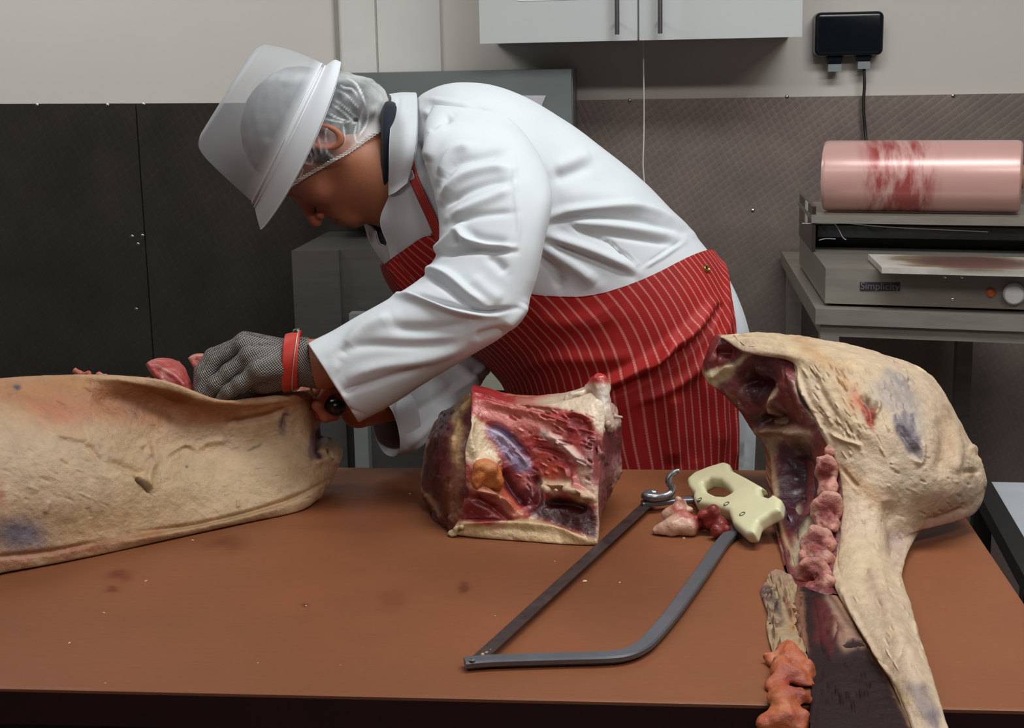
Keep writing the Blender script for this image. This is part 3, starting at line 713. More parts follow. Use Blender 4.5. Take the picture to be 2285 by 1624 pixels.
# near sleeve
SL = [(1130, 250, 965, 232, 2.44, .05), (1185, 318, 945, 292, 2.375, .088), (1222, 388, 955, 380, 2.32, .094), (1229, 455, 976, 465, 2.275, .090),
 (1210, 545, 976, 552, 2.235, .086), (1187, 640, 948, 610, 2.205, .084), (1168, 706, 902, 646, 2.18, .082), (1128, 748, 858, 672, 2.165, .077),
 (1058, 792, 800, 704, 2.15, .071), (960, 850, 745, 734, 2.135, .066), (872, 905, 707, 753, 2.12, .061), (802, 941, 688, 764, 2.11, .058)]
GS, CS = loft_px(SL, 260, 160, 2.3); NS, flS = outn(GS, CS)
sleeve_folds = [
 (c2([(400, 400), (470, 330), (520, 290)]), 10, -.010), (c2([(390, 560), (420, 420), (490, 320)]), 10, .012),
 (c2([(450, 640), (520, 500), (640, 460)]), 9, .010), (c2([(440, 690), (540, 560), (720, 510), (850, 480)]), 8, -.009),
 (c2([(450, 760), (560, 640), (720, 590), (860, 590)]), 9, .010), (c2([(460, 800), (600, 710), (740, 660), (870, 640)]), 7, -.008),
 (c2([(500, 860), (640, 790), (760, 740), (860, 690)]), 10, .008), (c2([(480, 900), (640, 850), (800, 830), (880, 830)]), 8, -.006),
 (c2([(420, 1060), (520, 960), (570, 900)]), 9, .011), (c2([(560, 900), (590, 980), (700, 1020), (860, 1025)]), 7, .013),
 (c2([(430, 1070), (560, 1045), (700, 1038), (870, 1048)]), 7, -.013), (c2([(600, 930), (680, 975), (840, 1000)]), 10, -.006),
 (c2([(350, 1140), (480, 1180), (620, 1300), (720, 1350)]), 11, .012), (c2([(360, 1170), (470, 1230), (600, 1330), (700, 1390)]), 8, -.010),
 (c2([(720, 1060), (780, 1120), (820, 1170)]), 12, -.008), (c2([(620, 1180), (700, 1260), (800, 1330)]), 16, .006),
 (c2([(240, 1280), (330, 1292), (520, 1350), (700, 1378), (880, 1360)]), 6, -.012), (c2([(180, 1280), (340, 1310), (540, 1375), (760, 1400)]), 8, .013),
 (c2([(860, 490), (868, 700), (890, 900), (870, 1020)]), 4, .003), (c2([(1060, 640), (1010, 900), (960, 1200), (910, 1330)]), 20, .004),
 (c2([(810, 1470), (880, 1400), (920, 1330)]), 10, .008), (c2([(640, 1520), (760, 1490), (830, 1480)]), 9, -.006),
 ([(880, 705), (850, 715), (800, 740), (765, 790)], 14, .008), ([(860, 730), (960, 735), (1060, 720)], 14, -.008),
 ([(730, 800), (800, 770), (920, 772), (1040, 768)], 12, -.006), ([(760, 850), (840, 820), (960, 800), (1060, 760)], 13, .007),
 ([(700, 790), (722, 850), (770, 905), (815, 925)], 3, -.0025), ([(750, 880), (860, 845), (950, 815)], 8, -.005), ([(760, 800), (740, 850), (780, 900)], 10, .004)]
GS = fold(GS, NS, sleeve_folds, nz=.003, ns=8)
sl = tube_mesh('sleeve', GS, white_c, man, flS, lip=.05)
# far sleeve
SF = [(1110, 290, 960, 280, 2.74, .07), (1150, 430, 965, 430, 2.78, .085), (1150, 600, 990, 590, 2.77, .08), (1125, 740, 985, 690, 2.70, .078),
 (1092, 832, 945, 742, 2.58, .074), (1010, 925, 898, 800, 2.44, .068), (938, 1000, 866, 862, 2.33, .058, 10, 0), (872, 1019, 852, 895, 2.275, .050, 30, 4)]
GF, CF = loft_px(SF, 160, 110, 2.2); NF, flF = outn(GF, CF)
GF = fold(GF, NF, [([(1090, 800), (1060, 840), (1000, 880)], 9, .007), ([(1050, 820), (1075, 845), (1095, 840)], 5, -.005), ([(900, 930), (960, 900), (1030, 850)], 12, -.006), ([(905, 1000), (960, 950), (1020, 890)], 10, .006)], nz=.003)
tube_mesh('sleeve', GF, white_c, man, flF, lip=.07)

# coat collar, lapels: draped strips standing just off the coat
def strip(name, rows, mat, parent, nu=40, nv=16, th=.003, wr=None, nz=.0008):
    R = np.array([[W(*p) for p in r] for r in rows]); G = cr(R, np.linspace(0, 1, nu)); G = np.stack([cr(G[i], np.linspace(0, 1, nv)) for i in range(nu)])
    N = grid_normals(G); s = np.sign(np.sum(N * (G - CAM), -1).mean()); N = -N * s    # towards the camera
    G = G + N * (nz * fbm(G * 30, 3))[..., None]
    if wr: G = G + N * relief(proj(G.reshape(-1, 3)), wr).reshape(nu, nv, 1)
    V = np.vstack([G.reshape(-1, 3), (G - N * th).reshape(-1, 3)]); n = nu * nv
    F_ = gfaces(nu, nv, flip=s > 0) + gfaces(nu, nv, off=n, flip=s < 0) + rim(nu, nv, n)
    return mesh(name, V, F_, mat, parent)
strip('collar', [[(868, 210, 2.62), (874, 226, 2.52), (868, 330, 2.405), (867, 436, 2.40)],
                 [(896, 206, 2.62), (900, 222, 2.51), (900, 320, 2.375), (884, 428, 2.375)],
                 [(928, 206, 2.62), (931, 222, 2.50), (929, 318, 2.365), (909, 408, 2.365)]], white_c, man, wr=[([(875, 225), (890, 250), (915, 262)], 8, .004), ([(880, 215), (905, 235), (928, 240)], 4, -.003)])
strip('lapel', [[(868, 436, 2.41), (848, 494, 2.415), (868, 556, 2.42), (872, 594, 2.42)],
                [(890, 420, 2.385), (890, 490, 2.39), (905, 545, 2.395), (900, 580, 2.40)],
                [(918, 380, 2.37), (945, 455, 2.37), (966, 505, 2.375), (955, 545, 2.38)]], white_c, man)
strip('lapel', [[(812, 500, 2.55), (822, 535, 2.55), (838, 562, 2.53), (890, 640, 2.50)],
                [(826, 505, 2.52), (834, 538, 2.52), (850, 566, 2.50), (894, 640, 2.485)],
                [(836, 515, 2.50), (846, 545, 2.50), (868, 560, 2.48), (900, 645, 2.47)]], white_c, man, nv=24)
navy = cloth('navy_shirt', (22, 26, 40), .8)
GN, CN = loft_px([(850, 234, 850, 505, 2.52, .086), (862, 224, 856, 515, 2.52, .096), (905, 235, 862, 500, 2.53, .10)], 24, 64, 2.2); NN, fN = outn(GN, CN)
tube_mesh('shirt_collar', GN, navy, man, fN)
strip('shirt_front', [[(820, 502, 2.54), (828, 530, 2.53), (862, 556, 2.50)], [(850, 470, 2.50), (862, 500, 2.48), (872, 560, 2.475)]], navy, man)

# apron
m, nt, b = mat_new('red_striped_apron')
uvn = nd(nt, 'ShaderNodeUVMap', uv_map='stripes'); sx = nd(nt, 'ShaderNodeSeparateXYZ'); nt.links.new(uvn.outputs[0], sx.inputs[0])
fr_ = math_n(nt, 'FRACT', sx.outputs[0]); d = math_n(nt, 'ABSOLUTE', math_n(nt, 'SUBTRACT', fr_, .5))
v = coord(nt)
ln = ramp(nt, d, [(.0, (1, 1, 1, 1)), (.07, (1, 1, 1, 1)), (.13, (0, 0, 0, 1))])
dash = ramp(nt, math_n(nt, 'FRACT', math_n(nt, 'MULTIPLY', sx.outputs[1], 260.0)), [(.2, (.55, .55, .55, 1)), (.5, (1, 1, 1, 1)), (.8, (.55, .55, .55, 1))])
base = ramp(nt, tex_noise(nt, v, 9, 5), [(.3, rgba((146, 24, 22))), (.7, rgba((162, 31, 28)))])
blood = ramp(nt, tex_noise(nt, v, 4, 4), [(.56, (0, 0, 0, 1)), (.7, (1, 1, 1, 1))])
base = mix(nt, math_n(nt, 'MULTIPLY', blood, .5), base, rgba((104, 16, 18)))
nt.links.new(mix(nt, math_n(nt, 'MULTIPLY', math_n(nt, 'MULTIPLY', ln, dash), .62), base, rgba((224, 150, 140))), b.inputs['Base Color'])
setp(b, Roughness=.62); b.inputs['Specular IOR Level'].default_value = .3; bump(nt, b, tex_noise(nt, v, 600, 3), .15, .001)
apron_m = m
EDGE = crl([(862, 590), (905, 556), (962, 522), (1010, 560), (1060, 600), (1110, 628), (1176, 650), (1250, 658), (1330, 655), (1420, 630), (1500, 596), (1562, 566), (1588, 562), (1612, 615), (1630, 690), (1638, 770), (1641, 900), (1640, 1045), (1638, 1200), (1636, 1400)], 260)
th = np.linspace(0, 2 * PI, NV, endpoint=False)
def edge_theta(i):                            # where ring i crosses the apron's edge, seen on the near side
    tt = np.linspace(.05, PI - .02, 240); idx = tt / (2 * PI) * NV; k = idx.astype(int); f = idx - k
    P = GT0[i, k] * (1 - f)[:, None] + GT0[i, (k + 1) % NV] * f[:, None]; q = proj(P)
    pol = np.vstack([EDGE, [(1000, 1500), (700, 1500), (700, 590)]])
    ins = in_poly(q, pol)
    j = np.argmax(ins); return tt[j] if ins.any() else None
ths = [edge_theta(i) for i in range(NU)]
ok = [i for i in range(NU) if ths[i] is not None and ths[i] < PI - .1]
i0, i1 = ok[0], NU - 12
tn = np.array([ths[i] if ths[i] is not None else PI - .1 for i in range(i0, i1)])
tn = np.convolve(np.pad(tn, 4, mode='edge'), np.ones(9) / 9, 'valid')
m_ = i1 - i0; nc = 220; GA = np.zeros((m_, nc, 3)); UV = np.zeros((m_, nc, 2)); NA = np.zeros((m_, nc, 3))
for r_ in range(m_):
    i = i0 + r_; tt = np.linspace(tn[r_], 2 * PI - tn[r_], nc); idx = tt / (2 * PI) * NV; k = idx.astype(int); f = (idx - k)[:, None]
    GA[r_] = GT0[i, k % NV] * (1 - f) + GT0[i, (k + 1) % NV] * f; NA[r_] = NT[i, k % NV]
    UV[r_, :, 0] = tt / PI * 46; UV[r_, :, 1] = i / NU
q = proj(GA.reshape(-1, 3))
apron_folds = [([(1598, 688), (1560, 745), (1500, 800), (1420, 850), (1330, 892)], 6, -.028), ([(1585, 680), (1540, 735), (1480, 785), (1400, 832), (1310, 872)], 14, .020), ([(1620, 720), (1585, 790), (1510, 855), (1400, 905)], 12, .008),
 ([(1500, 745), (1475, 790), (1440, 825)], 8, .012), ([(1518, 755), (1490, 800), (1455, 835)], 6, -.008), ([(1600, 560), (1615, 640), (1622, 760)], 6, .004), ([(1575, 700), (1600, 800), (1605, 950), (1600, 1040)], 14, .008),
 ([(1545, 830), (1555, 940), (1550, 1040)], 12, -.007), ([(1500, 860), (1505, 950), (1500, 1040)], 16, .009), ([(1440, 880), (1450, 960), (1445, 1040)], 13, -.007),
 ([(1150, 830), (1220, 800), (1330, 800), (1440, 790)], 18, .006), ([(1180, 700), (1260, 720), (1400, 700)], 20, .004), ([(1633, 860), (1633, 950), (1632, 1040)], 5, .006)]
h = .0075 + relief(q, apron_folds) + .004 * fbm(GA.reshape(-1, 3) * 8, 3)
h = np.maximum(h, .004 + np.maximum(0, -0))
GA2 = GA + NA * h.reshape(m_, nc, 1)
# keep the cloth outside the creased coat
from mathutils.bvhtree import BVHTree
V = np.vstack([GA2.reshape(-1, 3), (GA2 - NA * .003).reshape(-1, 3)]); n = m_ * nc
F_ = gfaces(m_, nc, flip=flT) + gfaces(m_, nc, off=n, flip=not flT) + rim(m_, nc, n)
ap = mesh('apron', V, F_, apron_m, man)
uvl = ap.data.uv_layers.new(name='stripes'); UVf = np.vstack([UV.reshape(-1, 2)] * 2)
li = np.zeros(len(ap.data.loops), int); ap.data.loops.foreach_get('vertex_index', li); uvl.data.foreach_set('uv', UVf[li].ravel())
g = W(1579, 599, 2.42)
# eyelet sits on the apron corner
def on_mesh(o, px, py):
    me = o.data; off = Vector((0, 0, 0)); qx = o.parent
    while qx is not None: off += qx.location; qx = qx.parent
    bvh = BVHTree.FromPolygons([v.co + off for v in me.vertices], [p.vertices[:] for p in me.polygons])
    hit = bvh.ray_cast(Vector(CAM), Vector(_n(ray(px, py)))); return (np.array(hit[0]), np.array(hit[1])) if hit[0] is not None else (None, None)
P, N_ = on_mesh(ap, 1576, 600)
if P is None: P, N_ = W(1576, 600, 2.45), np.array([0, -1., 0])
if N_ @ ray(1576, 600) > 0: N_ = -N_
prof = [(0.0, .0028), (.002, .003), (.003, .0048), (.002, .0072), (0, .0076)]
o = lathe_obj('eyelet', P, N_, prof, simple('brass', (190, 160, 96), .25, 1.0), ap, 24)
# neck strap of the apron
P_ = [(906, 330, 2.405), (917, 384, 2.38), (936, 432, 2.352), (958, 480, 2.345), (975, 520, 2.344), (985, 548, 2.342)]
rows = []
for x, y, Y in P_: rows.append([(x - 9, y + 3, Y + .004), (x + 10, y - 4, Y - .004)])
st_o = strip('neck_strap', rows, apron_m, man, nv=6, th=.0025)
uvl = st_o.data.uv_layers.new(name='stripes')
GB = [[(862, 592, 2.412), (905, 557, 2.385), (962, 520, 2.355), (990, 540, 2.345)], [(880, 625, 2.408), (935, 600, 2.38), (985, 590, 2.355), (1010, 600, 2.345)], [(898, 650, 2.405), (950, 650, 2.38), (1000, 650, 2.36), (1040, 650, 2.35)]]
bib = strip('bib', GB, apron_m, man, nu=40, nv=40)
uvl = bib.data.uv_layers.new(name='stripes'); co = np.array([v.co[:] for v in bib.data.vertices]) + np.array(man.location)
qq = proj(co); U = (qq[:, 0] * .62 - qq[:, 1] * .62) / 9.0
li = np.zeros(len(bib.data.loops), int); bib.data.loops.foreach_get('vertex_index', li)
uvl.data.foreach_set('uv', np.stack([U, qq[:, 1] / 900.0], 1)[li].ravel())

# ------------------------------------------------------------------ body: head and neck, trunk, arms, hands
HY = 2.50
H0 = W(690, 310, HY)
def pv(dx, dy): return W(690 + dx, 310 + dy, HY) - H0
hf = _n(pv(-41, 91)); hl = _n(np.cross(hf, pv(-91, -41))); hu = _n(np.cross(hl, hf))
if hu @ pv(-91, -41) < 0: hu = -hu
if hl[1] > 0: hl = -hl                        # towards the camera: his left
HR = np.array([hf, hu, hl]); HS = 1.0
def hp(f, u, l): return H0 + hf * f + hu * u + hl * l
skin_m = attr_mat('skin', .5, .12, 40, .25, 260, .0012, sss=.12, spec=.35)
def sd_head(p):
    q = (p - H0) @ HR.T; I = np.eye(3)
    qa = q.copy(); qa[..., 2] = np.abs(qa[..., 2])
    d = sd_ell(q, (-.006, .018, 0), I, (.098, .094, .076))
    d = smin(d, sd_ell(q, (.045, -.045, 0), I, (.054, .086, .058)), .03)
    d = smin(d, sd_cap(qa, (-.005, -.080, .046), (.076, -.124, .014), .024, .020), .022)
    d = smin(d, sd_cap(qa, (.084, -.127, 0), (.082, -.127, .012), .019, .018), .012)
    d = smin(d, np.linalg.norm(q - np.array([.074, -.098, 0]), axis=-1) - .031, .02)
    d = smin(d, sd_cap(q, (.09, -.016, 0), (.122, -.068, 0), .009, .0115), .010)
    d = smin(d, np.linalg.norm(qa - np.array([.107, -.073, .011]), axis=-1) - .0080, .006)
    d = smin(d, sd_cap(qa, (.096, .002, .004), (.083, .002, .040), .011, .009), .012)
    d = smin(d, np.linalg.norm(qa - np.array([.06, -.055, .037]), axis=-1) - .027, .02)
    d = -smin(-d, np.linalg.norm(qa - np.array([.099, -.024, .031]), axis=-1) - .013, .008)
    d = smin(d, np.linalg.norm(qa - np.array([.080, -.024, .031]), axis=-1) - .0125, .003)
    d = smin(d, sd_cap(qa, (.1055, -.098, 0), (.095, -.101, .020), .0075, .004), .004)
    d = smin(d, sd_cap(qa, (.1035, -.110, 0), (.094, -.109, .019), .0085, .004), .004)
    d = -smin(-d, sd_cap(qa, (.113, -.104, 0), (.098, -.1045, .022), .0022, .0015), .003)
    d = smin(d, sd_cap(q, (-.012, -.05, 0), (.004, -.16, 0), .060, .064), .03)
    d = smin(d, sd_cap(q, (.040, -.115, 0), (.03, -.165, 0), .030, .045), .02)
    d = smin(d, sd_cap(q, (.004, -.16, 0), (-.01, -.22, 0), .064, .066), .03)
    # ears
    e = qa - np.array([-.026, -.036, .080]); R = np.array([[.94, -.34, .0], [.34, .94, 0], [0, 0, 1.0]]); e = e @ R.T
    disc = sd_ell(e, (0, 0, 0), I, (.019, .031, .008))
    ring = np.sqrt((np.sqrt((e[..., 0] / .62) ** 2 + e[..., 1] ** 2) - .029) ** 2 * .6 + (e[..., 2] - .007) ** 2) - .0058
    disc = smin(disc, ring, .004); disc = -smin(-disc, sd_ell(e, (-.003, .004, .010), I, (.009, .017, .008)), .004)
    d = smin(d, disc, .006)
    return d
def headbox(pad=.02):
    c = np.array([hp(f, u, l) for f in (-.12, .14) for u in (-.235, .125) for l in (-.1, .1)]); return c.min(0) - pad, c.max(0) + pad
lo, hi = headbox()
parts = []
V1, F1 = surface_nets(sd_head, lo, hi, .0026); parts.append((V1, F1))
def caps_sdf(caps, k=.012):
    def fn(p):
        d = None
        for a, b, ra, rb in caps:
            s = sd_cap(p, a, b, ra, rb); d = s if d is None else smin(d, s, k)
        return d
    return fn
def caps_box(caps, pad=.02):
    P = np.array([c[0] for c in caps] + [c[1] for c in caps]); r = max(max(c[2], c[3]) for c in caps) + pad; return P.min(0) - r, P.max(0) + r
# trunk, upper arms, legs (inside the clothes)
tr = []
axis = [W(905, 345, 2.55), W(980, 410, 2.55), W(1110, 480, 2.56), W(1250, 560, 2.56), W(1370, 680, 2.56), W(1430, 830, 2.57), W(1440, 960, 2.57)]
rad = [.075, .10, .12, .125, .125, .13, .13]
for k in range(6): tr.append((axis[k], axis[k + 1], rad[k], rad[k + 1]))
tr += [(W(1000, 320, 2.55), W(1050, 330, 2.40), .08, .055), (W(1000, 320, 2.55), W(1040, 340, 2.70), .08, .055)]
tr += [(W(1050, 330, 2.40), W(1085, 520, 2.28), .052, .048), (W(1085, 520, 2.28), W(1050, 700, 2.18), .048, .042), (W(1050, 700, 2.18), W(860, 770, 2.14), .042, .034)]
tr += [(W(1040, 340, 2.72), W(1070, 560, 2.765), .052, .046), (W(1070, 560, 2.765), W(1058, 752, 2.68), .042, .034), (W(1058, 752, 2.68), W(1000, 845, 2.53), .034, .032), (W(1000, 845, 2.53), W(930, 872, 2.41), .032, .030)]
hipz = W(1440, 960, 2.57)
LEG = []
for sgn in (-1, 1):
    h_ = hipz + np.array([0, sgn * .09, -.02]); kn = np.array([hipz[0] - .03, hipz[1] + sgn * .12, .50]); an = np.array([hipz[0] + .03, hipz[1] + sgn * .13, .10])
    tr += [(h_, kn, .085, .058), (kn, an, .056, .04)]; LEG.append((h_, kn, an))
lo, hi = caps_box(tr); V2, F2 = surface_nets(caps_sdf(tr, .03), lo, hi, .010); parts.append((V2, F2))
# left hand (inside the mail glove) and forearm
def finger(K, P, D, Tt, r): return [(K, P, r, r * .95), (P, D, r * .95, r * .86), (D, Tt, r * .86, r * .74)]
LW = W(672, 806, 2.13)
fing = {
 'i': ((548, 766, 2.165), (476, 796, 2.17), (452, 830, 2.155), (447, 868, 2.14)),
 'm': ((546, 772, 2.14), (482, 807, 2.14), (458, 842, 2.13), (450, 878, 2.12)),
 'r': ((560, 796, 2.110), (512, 832, 2.105), (482, 858, 2.10), (462, 888, 2.10)),
 'p': ((580, 826, 2.086), (538, 856, 2.082), (512, 874, 2.082), (496, 892, 2.086))}
lh = []
for kx, r_ in (('i', .0115), ('m', .012), ('r', .0118), ('p', .0105)):
    K, P, D, Tp = [W(*v) for v in fing[kx]]
    lh += [(LW, K, .026, .016)] + finger(K, P, D, Tp, r_)
lh += [(W(640, 835, 2.16), W(585, 868, 2.185), .024, .015), (W(585, 868, 2.185), W(530, 884, 2.185), .0135, .0125), (W(530, 884, 2.185), W(495, 890, 2.17), .0125, .010)]
lh += [(W(640, 815, 2.125), W(585, 830, 2.115), .034, .030), (LW, W(720, 812, 2.13), .034, .036)]
lf = lh + [(W(720, 812, 2.13), W(900, 760, 2.145), .036, .04)]
lo, hi = caps_box(lf); V3, F3 = surface_nets(caps_sdf(lf, .008), lo, hi, .0032); parts.append((V3, F3))
# right hand round the knife handle
RW = W(800, 915, 2.235)
HA, HB = W(752, 908, 2.15), W(700, 886, 2.215)       # knife handle: butt towards the camera
hd_ = _n(HB - HA)
rh = [(W(935, 885, 2.41), RW, .031, .028)]
upv = np.array([0, 0, 1.0]); sdv = _n(np.cross(hd_, upv))
if sdv[0] < 0: sdv = -sdv
for k in range(4):
    c = HA + hd_ * (.022 + .021 * k); r_ = [.0085, .0095, .0098, .0095][k]
    Kk = c + sdv * .030 + upv * .020; a = c + upv * .0235 - sdv * .002; b_ = c - sdv * .0225 + upv * .002; e = c - upv * .019 - sdv * .010; e2 = c - upv * .021 + sdv * .008
    rh += [(RW, Kk, .024, .014), (Kk, a, r_ * 1.1, r_), (a, b_, r_, r_ * .95), (b_, e, r_ * .95, r_ * .9), (e, e2, r_ * .9, r_ * .75)]
rh += [(RW + hd_ * .03, HB + sdv * .02 - upv * .004, .018, .012), (HB + sdv * .02 - upv * .004, HB + hd_ * .02 + upv * .018, .0115, .0095)]
lo, hi = caps_box(rh); V4, F4 = surface_nets(caps_sdf(rh, .006), lo, hi, .003); parts.append((V4, F4))
VV, FF, off = [], [], 0
for v_, f_ in parts: VV.append(smooth_mesh(v_, f_, 1)); FF.append(f_ + off); off += len(v_)
VV, FF = np.vstack(VV), np.vstack(FF)
q = (VV - H0) @ HR.T
col = np.tile(lin((160, 100, 72)), (len(VV), 1))
def blend(c, a): 
    global col
    col = col * (1 - a[:, None]) + lin(c) * a[:, None]
blend((176, 96, 80), np.exp(-(np.linalg.norm((q - [.11, -.065, 0]) / [.03, .03, .03], axis=1)) ** 2) * .7)
blend((170, 98, 78), np.exp(-(np.linalg.norm((np.c_[q[:, :2], np.abs(q[:, 2])] - [.06, -.06, .05]) / [.03, .03, .03], axis=1)) ** 2) * .5)
blend((206, 120, 104), np.exp(-(np.linalg.norm((np.c_[q[:, :2], np.abs(q[:, 2])] - [-.026, -.036, .08]) / [.026, .036, .016], axis=1)) ** 4) * .8)
blend((120, 50, 46), np.exp(-(np.linalg.norm((np.c_[q[:, :2], np.abs(q[:, 2])] - [-.028, -.033, .084]) / [.009, .017, .012], axis=1)) ** 4) * .8)
blend((150, 78, 74), np.exp(-(np.linalg.norm((q - [.102, -.105, 0]) / [.012, .010, .022], axis=1)) ** 4) * .8)
k = np.zeros(len(VV)); k[-len(V4):] = 1; blend((196, 116, 92), k * .8)
body = mesh('body', VV, FF, skin_m, man, True, col)
# eyes with lids looking down, eyebrows
for s in (1, -1):
    bm = bmesh.new(); bmesh.ops.create_uvsphere(bm, u_segments=20, v_segments=12, radius=.0118); bm.transform(Matrix.Translation(Vector(hp(.0795, -.0245, .031 * s))))
    bm_obj('eye', bm, simple('eye_white', (120, 96, 84), .3), man, True)
hair_m = attr_mat('grey_hair', .55, .5, 60, .8, 220, .003, spec=.3, stretch=(1, 1, 1))
for s in (1, -1):
    tube_obj('eyebrow', [hp(.104, .006, .010 * s), hp(.102, .011, .024 * s), hp(.090, .008, .042 * s)], [.0028, .0036, .0014], simple('eyebrow_hair', (70, 62, 56), .8), man, smooth_n=10, n=8)
def sd_hair(p):
    q = (p - H0) @ HR.T; I = np.eye(3)
    d = sd_ell(q, (-.008, .020, 0), I, (.106, .101, .084)) - .003 * fbm(q * np.array([60, 60, 60]), 2)
    d = smin(d, sd_ell(q, (-.062, -.045, 0), I, (.050, .052, .058)), .03)
    cut = np.where(q[..., 0] > -.032, (-.028 + .62 * (q[..., 0] + .0)) - q[..., 1], -.080 - q[..., 1])
    cut = np.where(q[..., 0] > .055, np.maximum(cut, .050 - q[..., 1]), cut)
    burn = sd_ell(np.concatenate([q[..., :2], np.abs(q[..., 2:])], -1), (.004, -.03, .068), I, (.014, .035, .012))
    return np.minimum(np.maximum(d, cut), burn)
lo, hi = headbox(); Vh, Fh = surface_nets(sd_hair, lo, hi, .0034); Vh = smooth_mesh(Vh, Fh, 2)
qh = proj(Vh); ch = np.tile(lin((62, 64, 68)), (len(Vh), 1)); w_ = (.5 + .5 * np.sin(qh[:, 0] * .22 - qh[:, 1] * .05 + 3 * fbm(Vh * 30, 2)))[:, None]
ch = ch * (1 - .5 * w_) + lin((110, 112, 116)) * .5 * w_
mesh('hair', Vh, Fh, hair_m, man, True, ch)

# hair net: puffy shell, denser where it is gathered
def sd_net(p):
    q = (p - H0) @ HR.T; I = np.eye(3)
    d = sd_ell(q, (-.008, .015, 0), I, (.118, .108, .093))
    d = smin(d, sd_ell(q, (-.098, -.052, 0), I, (.038, .048, .062)), .03)
    d = smin(d, sd_ell(np.concatenate([q[..., :2], np.abs(q[..., 2:])], -1), (-.022, -.040, .070), I, (.034, .042, .024)), .02)
    d = smin(d, sd_cap(q, (-.014, -.05, 0), (-.004, -.14, 0), .0655, .069), .02)
    d = d - .0032 * noise3(q * 75)
    f = q[..., 0]
    cut = np.interp(f, [-.16, -.10, -.07, -.02, .045, .112, .16], [-.116, -.118, -.112, -.086, -.040, .004, .03]) - q[..., 1]
    return np.maximum(d, cut * .8)
lo = np.array([hp(f, u, l) for f in (-.16, .14) for u in (-.13, .14) for l in (-.11, .11)]); Vn, Fn = surface_nets(sd_net, lo.min(0), lo.max(0), .003)
Vn = smooth_mesh(Vn, Fn, 1); qn = (Vn - H0) @ HR.T
cutv = np.interp(qn[:, 0], [-.16, -.10, -.07, -.02, .045, .112, .16], [-.116, -.118, -.112, -.086, -.040, .004, .03])
keep = qn[:, 1] > cutv + .0025
Fn = Fn[np.all(keep[Fn], axis=1)]
used = np.unique(Fn); mp_ = np.full(len(Vn), -1); mp_[used] = np.arange(len(used)); Fn = mp_[Fn]; Vn = Vn[used]
pn = proj(Vn)
c1 = lambda L: [(420 + .2833 * x, 80 + .2833 * y) for x, y in L]
net_r = [(c1(L), 1.8, a) for L, a in (
 ([(1190, 380), (1230, 410), (1290, 420), (1340, 480)], .8), ([(1180, 430), (1260, 480), (1350, 580)], .9), ([(1150, 500), (1230, 560), (1330, 650)], .8),
 ([(1130, 540), (1220, 600), (1310, 690)], .9), ([(1090, 600), (1180, 650), (1280, 680), (1360, 700)], .8), ([(1060, 650), (1150, 670), (1250, 690)], .6),
 ([(1380, 560), (1360, 640), (1340, 760)], .7), ([(1420, 600), (1400, 700), (1340, 800)], .8), ([(1330, 690), (1310, 770), (1330, 850)], .6),
 ([(1220, 700), (1230, 800), (1210, 870)], .6), ([(1100, 700), (1080, 790), (1100, 860)], .5), ([(1010, 760), (1040, 880), (1060, 950)], .8), ([(970, 820), (1000, 920), (1010, 990)], .9),
 ([(940, 880), (980, 960), (970, 1020)], .9), ([(900, 940), (920, 1000), (990, 1010)], .8), ([(870, 1010), (900, 1060), (870, 1130)], .7), ([(1080, 880), (1100, 930), (1160, 960)], .6), ([(830, 1070), (850, 1130), (840, 1180)], .6),
 ([(1290, 350), (1350, 420), (1400, 560)], .7), ([(1250, 330), (1320, 380), (1370, 480)], .6))]
op = np.clip(relief(pn, net_r), 0, 1.0)
puff = 1 / (1 + np.exp(-(pn[:, 0] - 822 + (pn[:, 1] - 220) * .25) / 10)); puff = np.maximum(puff, np.exp(-((pn[:, 1] - 172) / 12) ** 2))
op = np.clip(op * .8 + .42 * puff + .14 * np.clip(fbm(Vn * 90, 3), -1, 1) + .13, .06, .9)
m, nt, b = mat_new('thin_net_fabric'); a = nd(nt, 'ShaderNodeAttribute', attribute_name='Col')
setp(b, Base_Color=rgba((232, 232, 232)), Roughness=.6); nt.links.new(a.outputs['Fac'], b.inputs['Alpha'])
Nn = vnormals(Vn, Fn)
mesh('hair_net', Vn + Nn * (relief(pn, net_r) * .0018)[:, None], Fn, m, man, True, np.stack([op] * 3, 1))
# elastic with small gathers along the net's lower edge, both sides
V, F_ = [], []
el_m = simple('elastic_white', (214, 212, 206), .6)
bm = bmesh.new()
fs_ = np.linspace(.108, -.088, 44)
def net_pt(f, s):
    u = float(np.interp(f, [-.10, -.07, -.02, .045, .112], [-.118, -.112, -.086, -.040, .004])) + .003; l0, l1 = 0, .14
    for _ in range(24):
        lm = (l0 + l1) / 2
        if sd_net(hp(f, u + .002, lm * s)[None])[0] < 0: l0 = lm
        else: l1 = lm
    return hp(f, u, l0 * s), hp(f + .004, u + .008, l0 * s + .001 * s), hp(f - .002, u - .003, l0 * s + .001 * s)
for s in (1, -1):
    pts = [net_pt(f, s) for f in fs_]
    for a_, b_, c_ in pts: cyl(bm, c_ + hl * .0022 * s, b_ + hl * .0034 * s, .0007, n=6)
    for k in range(len(pts) - 1): cyl(bm, pts[k][0], pts[k + 1][0], .0007, n=6)
bm_obj('elastic', bm, el_m, man, True)

